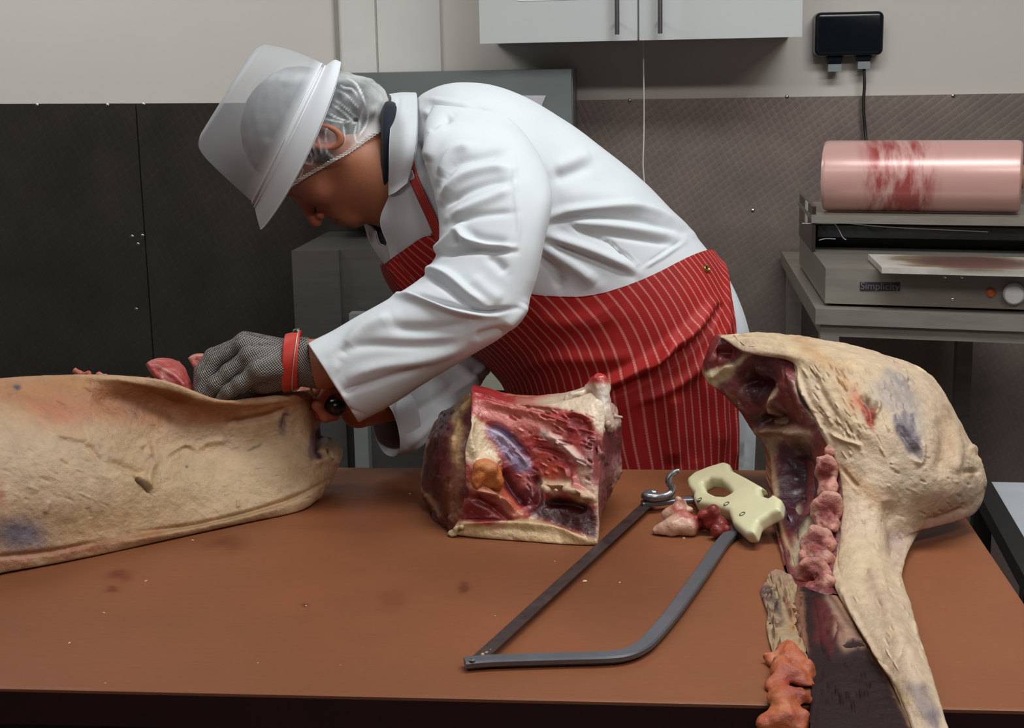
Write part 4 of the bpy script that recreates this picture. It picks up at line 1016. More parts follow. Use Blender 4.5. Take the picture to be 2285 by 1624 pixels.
# hat
HT = [(512, 206, 504, 214, HY, .004), (552, 130, 458, 282, HY, .072), (584, 102, 445, 308, HY, .088), (606, 102, 446, 334, HY, .094), (650, 112, 476, 370, HY, .099),
      (712, 138, 556, 444, HY, .110), (716, 148, 562, 452, HY, .111), (722, 150, 567, 458, HY, .112), (745, 134, 574, 488, HY, .130), (760, 138, 581, 512, HY, .142)]
nuh, nvh = 90, 120
S = np.array(HT, float); tpar = np.linspace(0, 1, nuh); S = cr(S, tpar); thh = np.linspace(0, 2 * PI, nvh, endpoint=False); G = np.zeros((nuh, nvh, 3))
axd = _n(W(690 + 91, 310 + 41, HY) - H0)
for i, (ax, ay, bx, by, Y, hw) in enumerate(S):
    A, B = W(ax, ay, Y), W(bx, by, Y); c = (A + B) / 2; d = -rdir((ax + bx) / 2, (ay + by) / 2)
    G[i] = c + (A - c) * np.cos(thh)[:, None] + d * hw * np.sin(thh)[:, None]
    k = np.clip((tpar[i] - .76) / .24, 0, 1); G[i] += axd * (.016 * k * np.abs(np.sin(thh)) ** 1.5)[:, None]
Cn_ = G.mean(1); Nh, fh = outn(G, Cn_)
m, nt, b = mat_new('white_mesh_hat'); v = coord(nt); a = nd(nt, 'ShaderNodeAttribute', attribute_name='Col')
setp(b, Base_Color=rgba((216, 217, 222)), Roughness=.6); nt.links.new(a.outputs['Fac'], b.inputs['Alpha']); bump(nt, b, tex_noise(nt, v, 700, 2), .1, .001)
k_st = int(round(.60 * (nuh - 1)))
al = np.where(tpar < .56, .36, .985); al = np.where(tpar < .24, .62, al); al = np.interp(tpar, tpar, np.convolve(np.pad(al, 2, mode='edge'), np.ones(5) / 5, 'valid'))
cut_i = int(.56 * nuh)
hat = mesh('hat', np.vstack([G.reshape(-1, 3), (G[cut_i:] - Nh[cut_i:] * .003).reshape(-1, 3)]),
     gfaces(nuh, nvh, True, flip=fh) + gfaces(nuh - cut_i, nvh, True, off=nuh * nvh, flip=not fh) + [((nuh - 1) * nvh + k, (nuh - 1) * nvh + (k + 1) % nvh, nuh * nvh + (nuh - cut_i - 1) * nvh + (k + 1) % nvh, nuh * nvh + (nuh - cut_i - 1) * nvh + k) for k in range(nvh)],
     m, man, True, np.stack([np.r_[np.repeat(al, nvh), np.full((nuh - cut_i) * nvh, .97)]] * 3, 1))
wh = simple('hat_seam', (228, 228, 230), .6)
for fr_i in (.58, .79):
    i = int(fr_i * nuh); tube_obj('seam', np.vstack([G[i] + Nh[i] * .0006, G[i][:1] + Nh[i][:1] * .0006]), .0012, wh, hat, n=6)

# mail glove over the left hand
gl = []
for a_, b_, ra, rb in lh: gl.append((a_, b_, ra + .0028, rb + .0028))
cutp, cutn = W(700, 812, 2.13), _n(W(700, 812, 2.13) - W(600, 830, 2.12))
def sd_glove(p):
    d = caps_sdf(gl, .0045)(p); return np.maximum(d, (p - cutp) @ cutn)
lo, hi = caps_box(gl); Vg, Fg = surface_nets(sd_glove, lo, hi, .0019); Vg = smooth_mesh(Vg, Fg, 1)
m, nt, b = mat_new('chain_mail'); v = coord(nt, (1, 1, 1))
sp_ = nd(nt, 'ShaderNodeSeparateXYZ'); nt.links.new(v, sp_.inputs[0]); kk = PI / .0036
ga = math_n(nt, 'MULTIPLY', math_n(nt, 'ADD', sp_.outputs[0], math_n(nt, 'MULTIPLY', sp_.outputs[2], .75)), kk); gb = math_n(nt, 'MULTIPLY', math_n(nt, 'SUBTRACT', math_n(nt, 'MULTIPLY', sp_.outputs[0], .7), sp_.outputs[2]), kk)
hole = math_n(nt, 'MULTIPLY', math_n(nt, 'ABSOLUTE', math_n(nt, 'SINE', ga)), math_n(nt, 'ABSOLUTE', math_n(nt, 'SINE', gb)))
hole = math_n(nt, 'SUBTRACT', 1.0, hole)
ringv = ramp(nt, hole, [(.15, (.02, .017, .015, 1)), (.42, (.12, .105, .095, 1)), (.62, (.30, .27, .245, 1)), (.95, (.20, .18, .165, 1))])
nt.links.new(ringv, b.inputs['Base Color']); setp(b, Metallic=.6, Roughness=.48); bump(nt, b, hole, .7, .0015)
glove = mesh('mail_glove', Vg, Fg, m, man)
# red wrist strap with keeper and wire
red_s = simple('red_strap', (186, 48, 34), .5, var=.1)
wax = _n(W(700, 800, 2.13) - W(600, 824, 2.12)); sc_ = W(652, 806, 2.128)
e1 = _n(np.cross(wax, [0, 1, 0])); e1 = e1 if e1[2] > 0 else -e1; e2 = np.cross(wax, e1)
def band(name, c, ax_, r1, r2, w, t_, mat, par, tilt=0):
    nvb = 64; V = []
    for dw, dr in ((-w, 0), (-w, t_), (-w * .8, t_ * 1.2), (w * .8, t_ * 1.2), (w, t_), (w, 0)):
        for k in range(nvb):
            th_ = 2 * PI * k / nvb; V.append(c + ax_ * (dw + tilt * math.cos(th_)) + e1 * (r1 + dr) * math.cos(th_) + e2 * (r2 + dr) * math.sin(th_))
    F_ = gfaces(6, nvb, True) + [(5 * nvb + k, 5 * nvb + (k + 1) % nvb, (k + 1) % nvb, k) for k in range(nvb)]
    return mesh(name, V, F_, mat, par)
stp = band('wrist_strap', sc_, wax, .0395, .0385, .012, .0022, red_s, glove, .012); stp['label'] = 'red wrist strap of the mail glove'
band('wire_keeper', sc_ + wax * .006, wax, .0425, .0415, .0008, .0014, simple('pale_wire', (196, 170, 150), .35, .4), stp, .016)
pb = sc_ + e1 * .0425 + wax * .018
lathe_obj('snap', pb, e1, [(0, .006), (.003, .0055), (.004, .002)], screw_m, stp, 16)

# trousers and boots below the table top
tm_ = cloth('dark_trousers', (40, 42, 48), .85)
for h_, kn, an in LEG:
    cp = [(h_ + np.array([0, 0, -.12]), kn, .09, .075), (kn, an, .075, .068)]
    lo, hi = caps_box(cp); Vt, Ft = surface_nets(caps_sdf(cp, .03), lo, hi, .012); mesh('trouser_leg', Vt, Ft, tm_, man)
    cp = [(an + np.array([0, 0, -.03]), an + np.array([0, 0, .06]), .055, .058), (an + np.array([.03, 0, -.062]), an + np.array([-.12, 0, -.066]), .036, .033)]
    lo, hi = caps_box(cp); fb = caps_sdf(cp, .03); Vt, Ft = surface_nets(lambda p: np.maximum(fb(p), .001 - p[..., 2]), lo, hi, .007); mesh('boot', Vt, Ft, simple('white_rubber', (200, 200, 198), .4), man)

# knife in the right hand
kn_r = empty('boning_knife', HA, 'black handled knife held in the right hand behind the end of the left slab', 'knife')
kb = simple('black_handle', (18, 18, 20), .3)
tube_obj('handle', [HA - hd_ * .012, HA - hd_ * .006, HA + hd_ * .02, HA + hd_ * .06, HB, HB + hd_ * .012], [.007, .0125, .0125, .0115, .0125, .010], kb, kn_r, n=16)
bl0 = HB + hd_ * .010; bt = bl0 + hd_ * .13; bw = np.array([0, 0, 1.0])
bm = bmesh.new()
hexa(bm, [bl0 - sdv * .001 - bw * .009, bt - sdv * .0004 - bw * .002, bt - sdv * .0004 + bw * .002, bl0 - sdv * .001 + bw * .009, bl0 + sdv * .001 - bw * .009, bt + sdv * .0004 - bw * .002, bt + sdv * .0004 + bw * .002, bl0 + sdv * .001 + bw * .009])
bm_obj('blade', bm, screw_m, kn_r)
# ------------------------------------------------------------------ meat
def YT(px, py, Y, clr=.004):                  # keep a point above the table top
    return min(Y, T(px, py, ZT + clr)[1])
fat_m = attr_mat('beef_fat', .42, .24, 45, .55, 130, .004, sss=.08, spec=.45, rvar=.12, tone=.80)
lean_m = attr_mat('raw_meat', .32, .24, 50, .6, 110, .004, sss=.05, spec=.5, coat=.25, rvar=.12, tone=.95)
def relief_solid(name, rows, nu, nv, thick, mat, parent, base, patches=(), strokes=(), nz=.003, ns=18, edge=.35, tv=None, tu=None, wob=9, fine=.0012, floor=True, thin=.004, rim_w=.12):
    """a lump whose visible side runs through photo points at their own depths; given real thickness behind"""
    R = np.array([[W(x, y, YT(x, y, Y) if floor else Y) for x, y, Y in r] for r in rows])
    G = cr(R, np.linspace(0, 1, nu)); G = np.stack([cr(G[i], np.linspace(0, 1, nv)) for i in range(nu)])
    N = grid_normals(G); s = 1 if np.sum(N * (CAM - G), -1).mean() > 0 else -1; N = N * s
    q = proj(G.reshape(-1, 3)); u, v = np.meshgrid(np.linspace(0, 1, nu), np.linspace(0, 1, nv), indexing='ij')
    def ed(t): return np.clip(np.minimum(t, 1 - t) / rim_w, 0, 1)
    e = np.minimum(ed(u), ed(v)); e = np.sqrt(np.clip(1 - (1 - e) ** 2, 0, 1))
    h = relief(q, strokes) + nz * fbm(G.reshape(-1, 3) * ns, 4) + fine * fbm(G.reshape(-1, 3) * 90, 3)
    F_ = G + N * h.reshape(nu, nv, 1)
    F_ = F_ - N * ((1 - e) * .006)[..., None]
    away = _n(np.array([ray(PX0, PY0)[0], ray(PX0, PY0)[1], 0]))
    th_ = thick * (1 if tv is None else np.interp(u, np.linspace(0, 1, len(tv)), tv)) * (1 if tu is None else np.interp(v, np.linspace(0, 1, len(tu)), tu))
    Bk = F_ + away * (thin + th_ * e ** .8)[..., None]
    if floor: Bk[..., 2] = np.maximum(Bk[..., 2], ZT + .002); F_[..., 2] = np.maximum(F_[..., 2], ZT + .001)
    wobv = np.stack([fbm(np.c_[q / 30, q[:, :1] * 0], 3), fbm(np.c_[q / 30 + 50, q[:, :1] * 0], 3)], 1) * wob
    col = paint(q, base, patches, wobv); n = nu * nv
    V = np.vstack([F_.reshape(-1, 3), Bk.reshape(-1, 3)])
    Fc = gfaces(nu, nv, flip=s < 0) + gfaces(nu, nv, off=n, flip=s > 0) + rim(nu, nv, n)
    return mesh(name, V, Fc, mat, parent, True, np.vstack([col, col]))
def blob(name, fn, lo, hi, h, mat, parent, base, patches=(), nz=0, ns=60, wob=6, colf=None):
    g = (lambda p: fn(p) + nz * fbm(p * ns, 3)) if nz else fn
    V, Fc = surface_nets(g, lo, hi, h); V = smooth_mesh(V, Fc, 1); q = proj(V)
    wv = np.stack([fbm(V * 60, 3), fbm(V * 60 + 9, 3)], 1) * wob
    col = paint(q, base, patches, wv)
    if colf is not None: col = colf(V, col)
    return mesh(name, V, Fc, mat, parent, True, col)
def lumps(name, pts, mat, parent, base, patches=(), k=.006, h=.002, nz=.002, ns=70, colf=None, floor=True):
    """pts: (px, py, Y, radius in px)"""
    P = [(W(x, y, Y), r * Y / F) for x, y, Y, r in pts]
    def fn(p):
        d = None
        for c, r in P:
            s = np.linalg.norm(p - c, axis=-1) - r; d = s if d is None else smin(d, s, k)
        if floor: d = np.maximum(d, np.where(p[..., 1] > YF - .012, ZT + .0008 - p[..., 2], -1))
        return d
    c = np.array([a for a, _ in P]); r = np.array([b for _, b in P])[:, None]
    return blob(name, fn, (c - r).min(0) - .01, (c + r).max(0) + .01, h, mat, parent, base, patches, nz, ns, colf=colf)

# ---- left slab
c5 = lambda L: [(.3501 * x, 780 + .3501 * y) for x, y in L]
lean_shaded = attr_mat('shaded_lean', .6, .35, 50, .6, 110, .004, spec=.2)
slab = empty('beef_flank_slab', T(330, 1215, ZT), 'large fat-covered slab of beef at the left, under the gloved hand', 'meat')
cols = [ # top, four inner, bottom: px with depth behind the bottom contact line
 [(-190, 850, .17), (-190, 930, .09), (-190, 1040, .03), (-190, 1160, .0), (-190, 1260, .0), (-190, 1325, .012)],
 [(0, 838, .165), (0, 920, .085), (0, 1030, .03), (0, 1140, .002), (0, 1225, -.004), (0, 1281, .008)],
 [(120, 833, .15), (120, 910, .095), (120, 1010, .04), (120, 1110, .01), (120, 1200, .0), (120, 1258, .008)],
 [(235, 836, .12), (235, 900, .10), (235, 990, .06), (235, 1085, .02), (235, 1180, .003), (235, 1234, .008)],
 [(345, 851, .085), (345, 905, .095), (345, 985, .075), (345, 1075, .03), (345, 1160, .005), (345, 1209, .008)],
 [(430, 879, .065), (430, 925, .085), (430, 995, .075), (430, 1070, .035), (430, 1142, .008), (430, 1190, .008)],
 [(500, 897, .06), (500, 935, .078), (500, 1000, .07), (500, 1065, .035), (500, 1126, .008), (500, 1175, .008)],
 [(570, 893, .06), (570, 930, .07), (570, 990, .065), (570, 1050, .035), (570, 1108, .01), (570, 1160, .008)],
 [(640, 881, .06), (640, 925, .062), (640, 980, .055), (640, 1040, .03), (640, 1092, .01), (640, 1146, .008)],
 [(690, 872, .065), (692, 915, .06), (695, 975, .05), (704, 1030, .03), (704, 1078, .012), (690, 1133, .008)],
 [(713, 880, .085), (730, 925, .085), (722, 968, .07), (762, 1014, .045), (754, 1058, .03), (722, 1114, .02)]]
rows = []
for j in range(6):
    r_ = []
    for c in cols:
        bx, by = c[5][:2]; Yb = T(bx, by, ZT)[1]; x, y, d = c[j]; r_.append((x, y, Yb + d))
    rows.append(r_)
slab_p = [('p', c5([(-100, 130), (500, 160), (900, 230), (1330, 330), (1900, 310), (2050, 260), (2050, 330), (1700, 450), (1330, 470), (1000, 480), (700, 470), (500, 430), (300, 420), (-100, 300)]), (186, 122, 74), 16, .85),
 ('p', c5([(550, 220), (900, 260), (1200, 330), (1500, 380), (1500, 440), (1150, 440), (800, 420), (600, 330)]), (158, 92, 54), 20, .75),
 ('e', c5([(370, 400)])[0] + (60, 30), (200, 112, 72), 22, .7), ('e', c5([(480, 230)])[0] + (40, 20), (188, 132, 80), 14, .6),
 ('e', c5([(130, 1180)])[0] + (58, 38), (128, 122, 138), 18, .9), ('e', c5([(110, 1150)])[0] + (30, 12), (108, 104, 124), 8, .6),
 ('s', (c5([(-100, 1380), (300, 1310), (650, 1260)]), 12), (176, 108, 72), 10, .8), ('s', (c5([(650, 1240), (1100, 1150), (1600, 1060), (2050, 960)]), 9), (166, 124, 82), 10, .8),
 ('s', (c5([(-100, 1415), (350, 1340), (650, 1290)]), 3), (200, 160, 120), 3, .6),
 ('e', c5([(110, 230)])[0] + (8, 7), (72, 72, 88), 3), ('p', c5([(862, 806), (905, 822), (955, 876), (978, 925), (920, 900), (872, 858)]), (48, 20, 16), 2, 1.0),
 ('e', c5([(1187, 745)])[0] + (4, 3), (70, 50, 44), 2), ('s', (c5([(1580, 640), (1655, 605)]), 3), (84, 60, 48), 3, .9), ('e', c5([(1258, 862)])[0] + (2, 2), (80, 54, 44), 2), ('e', c5([(1990, 378)])[0] + (4, 4), (140, 104, 76), 3),
 ('s', (c5([(1830, 410), (1800, 470), (1800, 520)]), 8), (112, 82, 88), 6, .75), ('s', (c5([(1440, 455), (1650, 420), (1800, 370)]), 3), (120, 78, 62), 5, .6),
 ('p', c5([(2060, 490), (2075, 530), (2055, 600), (2030, 690), (1990, 720), (1975, 650), (1985, 560), (2010, 500)]), (112, 84, 98), 5, .85),
 ('s', (c5([(2050, 600), (2030, 680)]), 4), (58, 30, 40), 3), ('s', (c5([(2100, 640), (2115, 690)]), 3), (64, 40, 40), 3), ('s', (c5([(1430, 600), (1450, 590)]), 5), (128, 108, 116), 6, .5), ('e', c5([(225, 738)])[0] + (9, 4), (176, 90, 56), 3, .8),
 ('e', c5([(0, 920)])[0] + (9, 22), (178, 90, 46), 6), ('s', (c5([(860, 400), (870, 420)]), 6), (112, 74, 56), 6, .6),
 ('p', c5([(700, 700), (1000, 780), (1500, 680), (1900, 620), (1950, 900), (1300, 1000), (800, 1000)]), (206, 178, 130), 40, .35), ('p', c5([(-100, 500), (300, 520), (560, 640), (800, 800), (900, 1000), (400, 1100), (330, 1000), (-100, 960)]), (220, 190, 156), 45, .55), ('p', c5([(330, 1040), (900, 1020), (1300, 1080), (900, 1160), (400, 1200)]), (186, 146, 98), 20, .6), ('s', (c5([(330, 1290), (700, 1230), (1000, 1170)]), 10), (170, 104, 62), 10, .75)]
slab_s = [(c5([(1060, 670), (1120, 635), (1180, 605), (1250, 635)]), 5, .004), (c5([(1250, 635), (1330, 590), (1450, 580)]), 7, .003), (c5([(862, 815), (920, 860), (970, 915)]), 5, -.012), (c5([(670, 705), (850, 770), (960, 780)]), 7, -.004), (c5([(880, 640), (930, 600), (960, 700)]), 8, .004),
 (c5([(540, 600), (590, 650), (640, 730)]), 6, -.004), (c5([(380, 700), (440, 740)]), 4, -.003), (c5([(350, 540), (450, 560), (560, 580)]), 6, .003), (c5([(0, 300), (60, 290), (20, 280)]), 4, -.003),
 (c5([(900, 1160), (1250, 1110), (1600, 1030), (1900, 930), (2100, 830)]), 5, -.006), (c5([(700, 1240), (1100, 1175), (1500, 1090), (1900, 990)]), 9, .006),
 (c5([(-100, 1330), (300, 1290), (640, 1220)]), 6, -.004), (c5([(550, 290), (900, 330), (1250, 400)]), 30, -.012), (c5([(480, 170), (900, 215), (1300, 320), (1600, 345), (1980, 290)]), 7, .004),
 (c5([(1420, 470), (1650, 440), (1850, 370)]), 8, -.006), (c5([(1830, 400), (1800, 520)]), 7, -.006), (c5([(2060, 500), (2030, 680)]), 9, -.008), (c5([(2100, 640), (2115, 700)]), 4, -.006), (c5([(1985, 740), (2080, 700), (2180, 730)]), 9, .005),
 (c5([(320, 960), (300, 1000), (290, 1050)]), 6, .003), (c5([(560, 1000), (580, 1080)]), 6, -.002), (c5([(1510, 950), (1520, 1010)]), 4, .003), (c5([(1000, 690), (950, 800), (960, 900)]), 8, .004)]
def rag(nrm, seed, n, x0, x1, y0, y1, w, a, dx, dy):      # short flesh tears in one direction
    g = np.random.default_rng(seed); out = []
    for _ in range(n):
        x, y = g.uniform(x0, x1), g.uniform(y0, y1); k = g.uniform(.5, 1.4); out.append(([(x, y), (x + dx * k, y + dy * k)], w * g.uniform(.6, 1.3), a * g.choice([-1, 1]) * g.uniform(.5, 1.2)))
    return out
slab_s += rag(0, 3, 45, 0, 260, 850, 1130, 3, .0011, 22, 10) + rag(0, 4, 30, 250, 700, 960, 1130, 2.5, .0006, 18, -5)
relief_solid('fat_side', rows, 220, 460, .10, fat_m, slab, (204, 166, 128), slab_p, slab_s, nz=.005, ns=13, tv=[.15, .25, .6, .9, 1, .9], fine=.0010)
Yh = T(560, 1162, ZT)[1]
# inside of the slab: red lean behind the fat, seen over the top edge
rows = [[(-150, 890, 2.12), (60, 880, 2.14), (230, 872, 2.16), (400, 905, 2.15), (520, 925, 2.16), (640, 905, 2.17), (688, 905, 2.18)],
        [(-150, 960, 2.08), (60, 950, 2.10), (230, 945, 2.10), (400, 960, 2.11), (520, 970, 2.12), (640, 960, 2.13), (690, 950, 2.15)],
        [(-150, 1080, 2.03), (60, 1070, 2.05), (230, 1060, 2.06), (400, 1060, 2.08), (520, 1050, 2.10), (640, 1040, 2.12), (695, 1030, 2.15)]]
relief_solid('lean_side', rows, 40, 120, .10, lean_m, slab, (128, 44, 40), [('s', ([(-150, 890), (230, 872), (400, 905)], 14), (190, 130, 100), 8, .7)], (), nz=.006, ns=25)
rows = [[(326, 806, 2.14), (340, 800, 2.15), (370, 799, 2.155), (398, 806, 2.16)], [(332, 822, 2.13), (360, 820, 2.135), (392, 822, 2.14), (414, 834, 2.15)],
        [(350, 842, 2.12), (380, 848, 2.125), (405, 850, 2.13), (424, 852, 2.14)], [(372, 880, 2.11), (395, 886, 2.115), (420, 888, 2.12), (438, 884, 2.13)]]
relief_solid('lean_flap', rows, 50, 50, .014, lean_m, slab, (172, 70, 66), [('s', ([(330, 804), (370, 799), (400, 808), (424, 850)], 3), (204, 120, 110), 3), ('e', (368, 832, 10, 4), (214, 150, 130), 4), ('e', (352, 850, 20, 6), (120, 36, 36), 5)], [([(345, 815), (390, 840), (420, 870)], 7, .004)], nz=.003, ns=40, floor=False)
lumps('lean_flap', [(330, 850, 2.115, 10), (345, 852, 2.11, 9), (362, 858, 2.11, 8), (380, 866, 2.11, 7)], lean_m, slab, (140, 48, 48), [('e', (345, 850, 10, 4), (100, 28, 30), 4)], floor=False)
rows = [[(416, 798, 2.17), (430, 791, 2.17), (452, 792, 2.17), (478, 797, 2.18)], [(424, 812, 2.165), (440, 810, 2.165), (460, 808, 2.17), (478, 810, 2.18)], [(440, 834, 2.16), (452, 838, 2.16), (466, 836, 2.17), (480, 832, 2.18)]]
relief_solid('lean_flap', rows, 36, 36, .012, lean_m, slab, (182, 84, 76), [('s', ([(418, 797), (440, 791), (478, 797)], 3), (206, 140, 120), 3)], (), nz=.003, ns=40, floor=False)
lumps('lean_flap', [(165, 829, 2.10, 5), (178, 834, 2.10, 9), (198, 834, 2.105, 8), (220, 835, 2.11, 8), (236, 838, 2.11, 6), (168, 822, 2.10, 3)], lean_m, slab, (190, 110, 88), [('e', (205, 829, 30, 4), (186, 78, 70), 3)], floor=False)
lumps('fat_strand', [(694, 868, 2.155, 3.0), (697, 876, 2.155, 3.4), (701, 886, 2.155, 4), (706, 896, 2.16, 5), (712, 906, 2.165, 7)], fat_m, slab, (214, 188, 140), floor=False, h=.0012, nz=.0005)

# ---- middle block
c6 = lambda L: [(900 + .3676 * x, 800 + .3676 * y) for x, y in L]
blkm = empty('beef_rib_block', T(1170, 1203, ZT), 'raw beef rib block with cut red face towards the camera, middle of the table', 'meat')
rows = [[(1052, 866, 2.06), (1085, 880, 2.055), (1130, 895, 2.05), (1190, 901, 2.05), (1255, 890, 2.05), (1310, 872, 2.055), (1347, 862, 2.06)],
        [(1055, 925, 2.02), (1090, 935, 2.03), (1140, 945, 2.03), (1195, 948, 2.03), (1255, 942, 2.025), (1310, 930, 2.02), (1352, 915, 2.03)],
        [(1043, 985, 1.995), (1085, 990, 2.01), (1140, 1000, 2.02), (1195, 1003, 2.02), (1255, 1000, 2.01), (1305, 990, 1.995), (1345, 980, 2.0)],
        [(1040, 1045, 1.975), (1080, 1050, 1.98), (1130, 1060, 2.0), (1190, 1065, 2.01), (1250, 1062, 1.995), (1300, 1050, 1.975), (1336, 1042, 1.975)],
        [(1036, 1105, 1.965), (1080, 1112, 1.965), (1130, 1118, 1.985), (1190, 1122, 1.985), (1250, 1122, 1.975), (1295, 1115, 1.96), (1332, 1105, 1.955)],
        [(1022, 1155, 1.965), (1070, 1162, 1.96), (1130, 1168, 1.96), (1190, 1172, 1.955), (1250, 1175, 1.955), (1295, 1172, 1.945), (1334, 1165, 1.94)],
        [(1004, 1192, 1.97), (1065, 1198, 1.962), (1130, 1202, 1.955), (1190, 1206, 1.95), (1250, 1210, 1.943), (1295, 1213, 1.94), (1334, 1214, 1.938)]]
bp_ = [('p', c6([(410, 160), (470, 200), (560, 240), (760, 280), (960, 300), (1130, 330), (1130, 360), (900, 350), (700, 330), (520, 270), (440, 240)]), (168, 44, 44), 4),
 ('p', c6([(440, 255), (560, 290), (760, 340), (900, 370), (1010, 420), (960, 470), (820, 450), (700, 480), (600, 420), (490, 350)]), (206, 112, 102), 6, .95),
 ('p', c6([(620, 270), (820, 300), (980, 320), (840, 330), (660, 300)]), (196, 150, 120), 4, .6),
 ('p', c6([(700, 260), (860, 250), (960, 200), (1060, 150), (1130, 130), (1250, 160), (1280, 300), (1290, 430), (1210, 470), (1160, 420), (1120, 350), (1000, 310), (840, 280)]), (216, 192, 166), 6, .95),
 ('p', c6([(500, 420), (570, 400), (660, 470), (770, 600), (780, 690), (700, 690), (620, 600), (540, 500)]), (150, 132, 166), 6, .95), ('s', (c6([(560, 440), (700, 560), (750, 640)]), 7), (190, 182, 204), 5, .8),
 ('s', (c6([(850, 450), (950, 510), (1060, 600), (1120, 660)]), 9), (224, 192, 182), 5, .95), ('s', (c6([(800, 480), (860, 560), (960, 640)]), 10), (176, 60, 56), 6, .8), ('s', (c6([(960, 380), (1060, 420), (1110, 450)]), 14), (150, 36, 36), 8, .8),
 ('p', c6([(420, 340), (500, 390), (500, 480), (560, 560), (590, 640), (500, 620), (430, 640), (330, 600), (360, 480)]), (222, 196, 160), 6, .97),
 ('p', c6([(430, 640), (480, 620), (570, 660), (610, 740), (600, 790), (500, 780), (420, 740)]), (204, 120, 60), 5, .95), ('p', c6([(640, 500), (700, 560), (800, 560), (760, 600), (680, 560)]), (156, 40, 44), 4, .8),
 ('p', c6([(600, 640), (700, 720), (820, 690), (840, 820), (780, 900), (680, 880), (620, 780)]), (96, 24, 34), 7, .95), ('p', c6([(830, 600), (960, 660), (1000, 740), (900, 760), (850, 700)]), (196, 84, 62), 6, .9), ('p', c6([(680, 700), (740, 700), (800, 780), (700, 780)]), (196, 104, 96), 5, .7),
 ('s', (c6([(410, 770), (520, 820), (620, 880), (700, 950)]), 10), (204, 140, 110), 5, .95), ('p', c6([(560, 780), (630, 800), (720, 920), (700, 960), (600, 880)]), (190, 92, 66), 5, .85),
 ('p', c6([(390, 800), (520, 850), (690, 960), (640, 1000), (360, 990), (310, 960)]), (122, 32, 32), 5), ('p', c6([(740, 920), (820, 850), (920, 830), (1120, 880), (1170, 940), (1175, 1100), (1000, 1030), (840, 970)]), (66, 14, 18), 5),
 ('s', (c6([(850, 760), (900, 780), (1000, 770), (1060, 830), (1160, 850)]), 13), (212, 176, 146), 5), ('s', (c6([(1100, 680), (1130, 760), (1170, 800)]), 14), (204, 166, 142), 6, .85), ('s', (c6([(1170, 850), (1180, 960), (1175, 1080)]), 4), (200, 162, 136), 3),
 ('p', c6([(290, 1000), (370, 980), (520, 1020), (600, 990), (720, 980), (780, 960), (900, 1010), (1060, 1070), (1175, 1100), (1175, 1150), (700, 1100), (270, 1090)]), (206, 172, 128), 4), ('p', c6([(520, 1020), (640, 990), (650, 1040), (560, 1060)]), (196, 146, 116), 4, .7),
 ('p', c6([(310, 600), (380, 640), (390, 820), (340, 960), (300, 950), (300, 760)]), (150, 96, 70), 6, .8), ('p', c6([(1100, 480), (1200, 480), (1190, 780), (1140, 740), (1080, 600)]), (140, 74, 76), 8, .85), ('e', c6([(1020, 320)])[0] + (4, 4), (60, 60, 90), 2)]
bs_ = [(c6([(430, 240), (560, 280), (800, 340), (1000, 410)]), 9, .008), (c6([(420, 180), (560, 240), (760, 285), (1000, 310)]), 4, .005), (c6([(490, 380), (620, 450), (780, 620)]), 7, -.012), (c6([(560, 440), (700, 560), (760, 660)]), 7, .006), (c6([(850, 450), (960, 510), (1110, 650)]), 7, .008),
 (c6([(800, 540), (900, 560), (980, 600)]), 5, -.006), (c6([(620, 650), (680, 800), (760, 880)]), 14, -.020), (c6([(800, 700), (820, 820), (780, 900)]), 8, -.012), (c6([(440, 680), (520, 670), (590, 740)]), 15, .012), (c6([(420, 790), (560, 840), (700, 940)]), 6, .010), (c6([(400, 840), (550, 900), (660, 990)]), 8, -.008),
 (c6([(850, 770), (920, 780), (1010, 780), (1150, 850)]), 7, .012), (c6([(840, 870), (960, 870), (1120, 920)]), 12, -.014), (c6([(300, 1010), (450, 1000), (700, 1010), (900, 1040), (1170, 1120)]), 8, .008), (c6([(380, 980), (640, 975), (760, 950)]), 3, -.005), (c6([(900, 800), (870, 830)]), 5, .006),
 (c6([(930, 650), (990, 670), (1010, 740)]), 4, .006), (c6([(1040, 700), (1060, 780), (1100, 810)]), 5, .007), (c6([(420, 360), (400, 480), (440, 620)]), 8, .008), (c6([(1180, 480), (1190, 640), (1175, 760)]), 8, -.008), (c6([(1000, 330), (1120, 370), (1150, 450)]), 5, .007), (c6([(560, 640), (580, 620), (600, 660)]), 4, .006)]
bs_ += rag(0, 11, 46, 1130, 1330, 900, 1080, 2.5, .004, 14, 8) + rag(0, 12, 30, 1190, 1320, 920, 1000, 2.2, .004, 22, 6) + rag(0, 13, 24, 1050, 1180, 980, 1130, 2.4, .003, 10, 14)
relief_solid('cut_face', rows, 240, 260, .15, lean_m, blkm, (172, 62, 58), bp_, bs_, nz=.003, ns=40, wob=5, tv=[.5, .9, 1, 1, 1, 1, .9])
rows = [[(1060, 872, 2.062), (1036, 898, 2.10), (1010, 915, 2.13), (990, 925, 2.16), (980, 932, 2.18)],
        [(1052, 940, 2.022), (1015, 945, 2.06), (990, 955, 2.10), (970, 968, 2.14), (956, 980, 2.16)],
        [(1048, 1010, 1.985), (1000, 1015, 2.02), (975, 1020, 2.07), (955, 1025, 2.11), (942, 1030, 2.14)],
        [(1044, 1080, 1.968), (995, 1085, 2.0), (970, 1088, 2.05), (950, 1090, 2.09), (937, 1090, 2.12)],
        [(1034, 1140, 1.963), (998, 1148, 1.99), (982, 1150, 2.02), (968, 1146, 2.05), (955, 1132, 2.08)],
        [(1016, 1190, 1.965), (1000, 1186, 1.98), (994, 1180, 1.995), (988, 1172, 2.01), (980, 1164, 2.03)]]
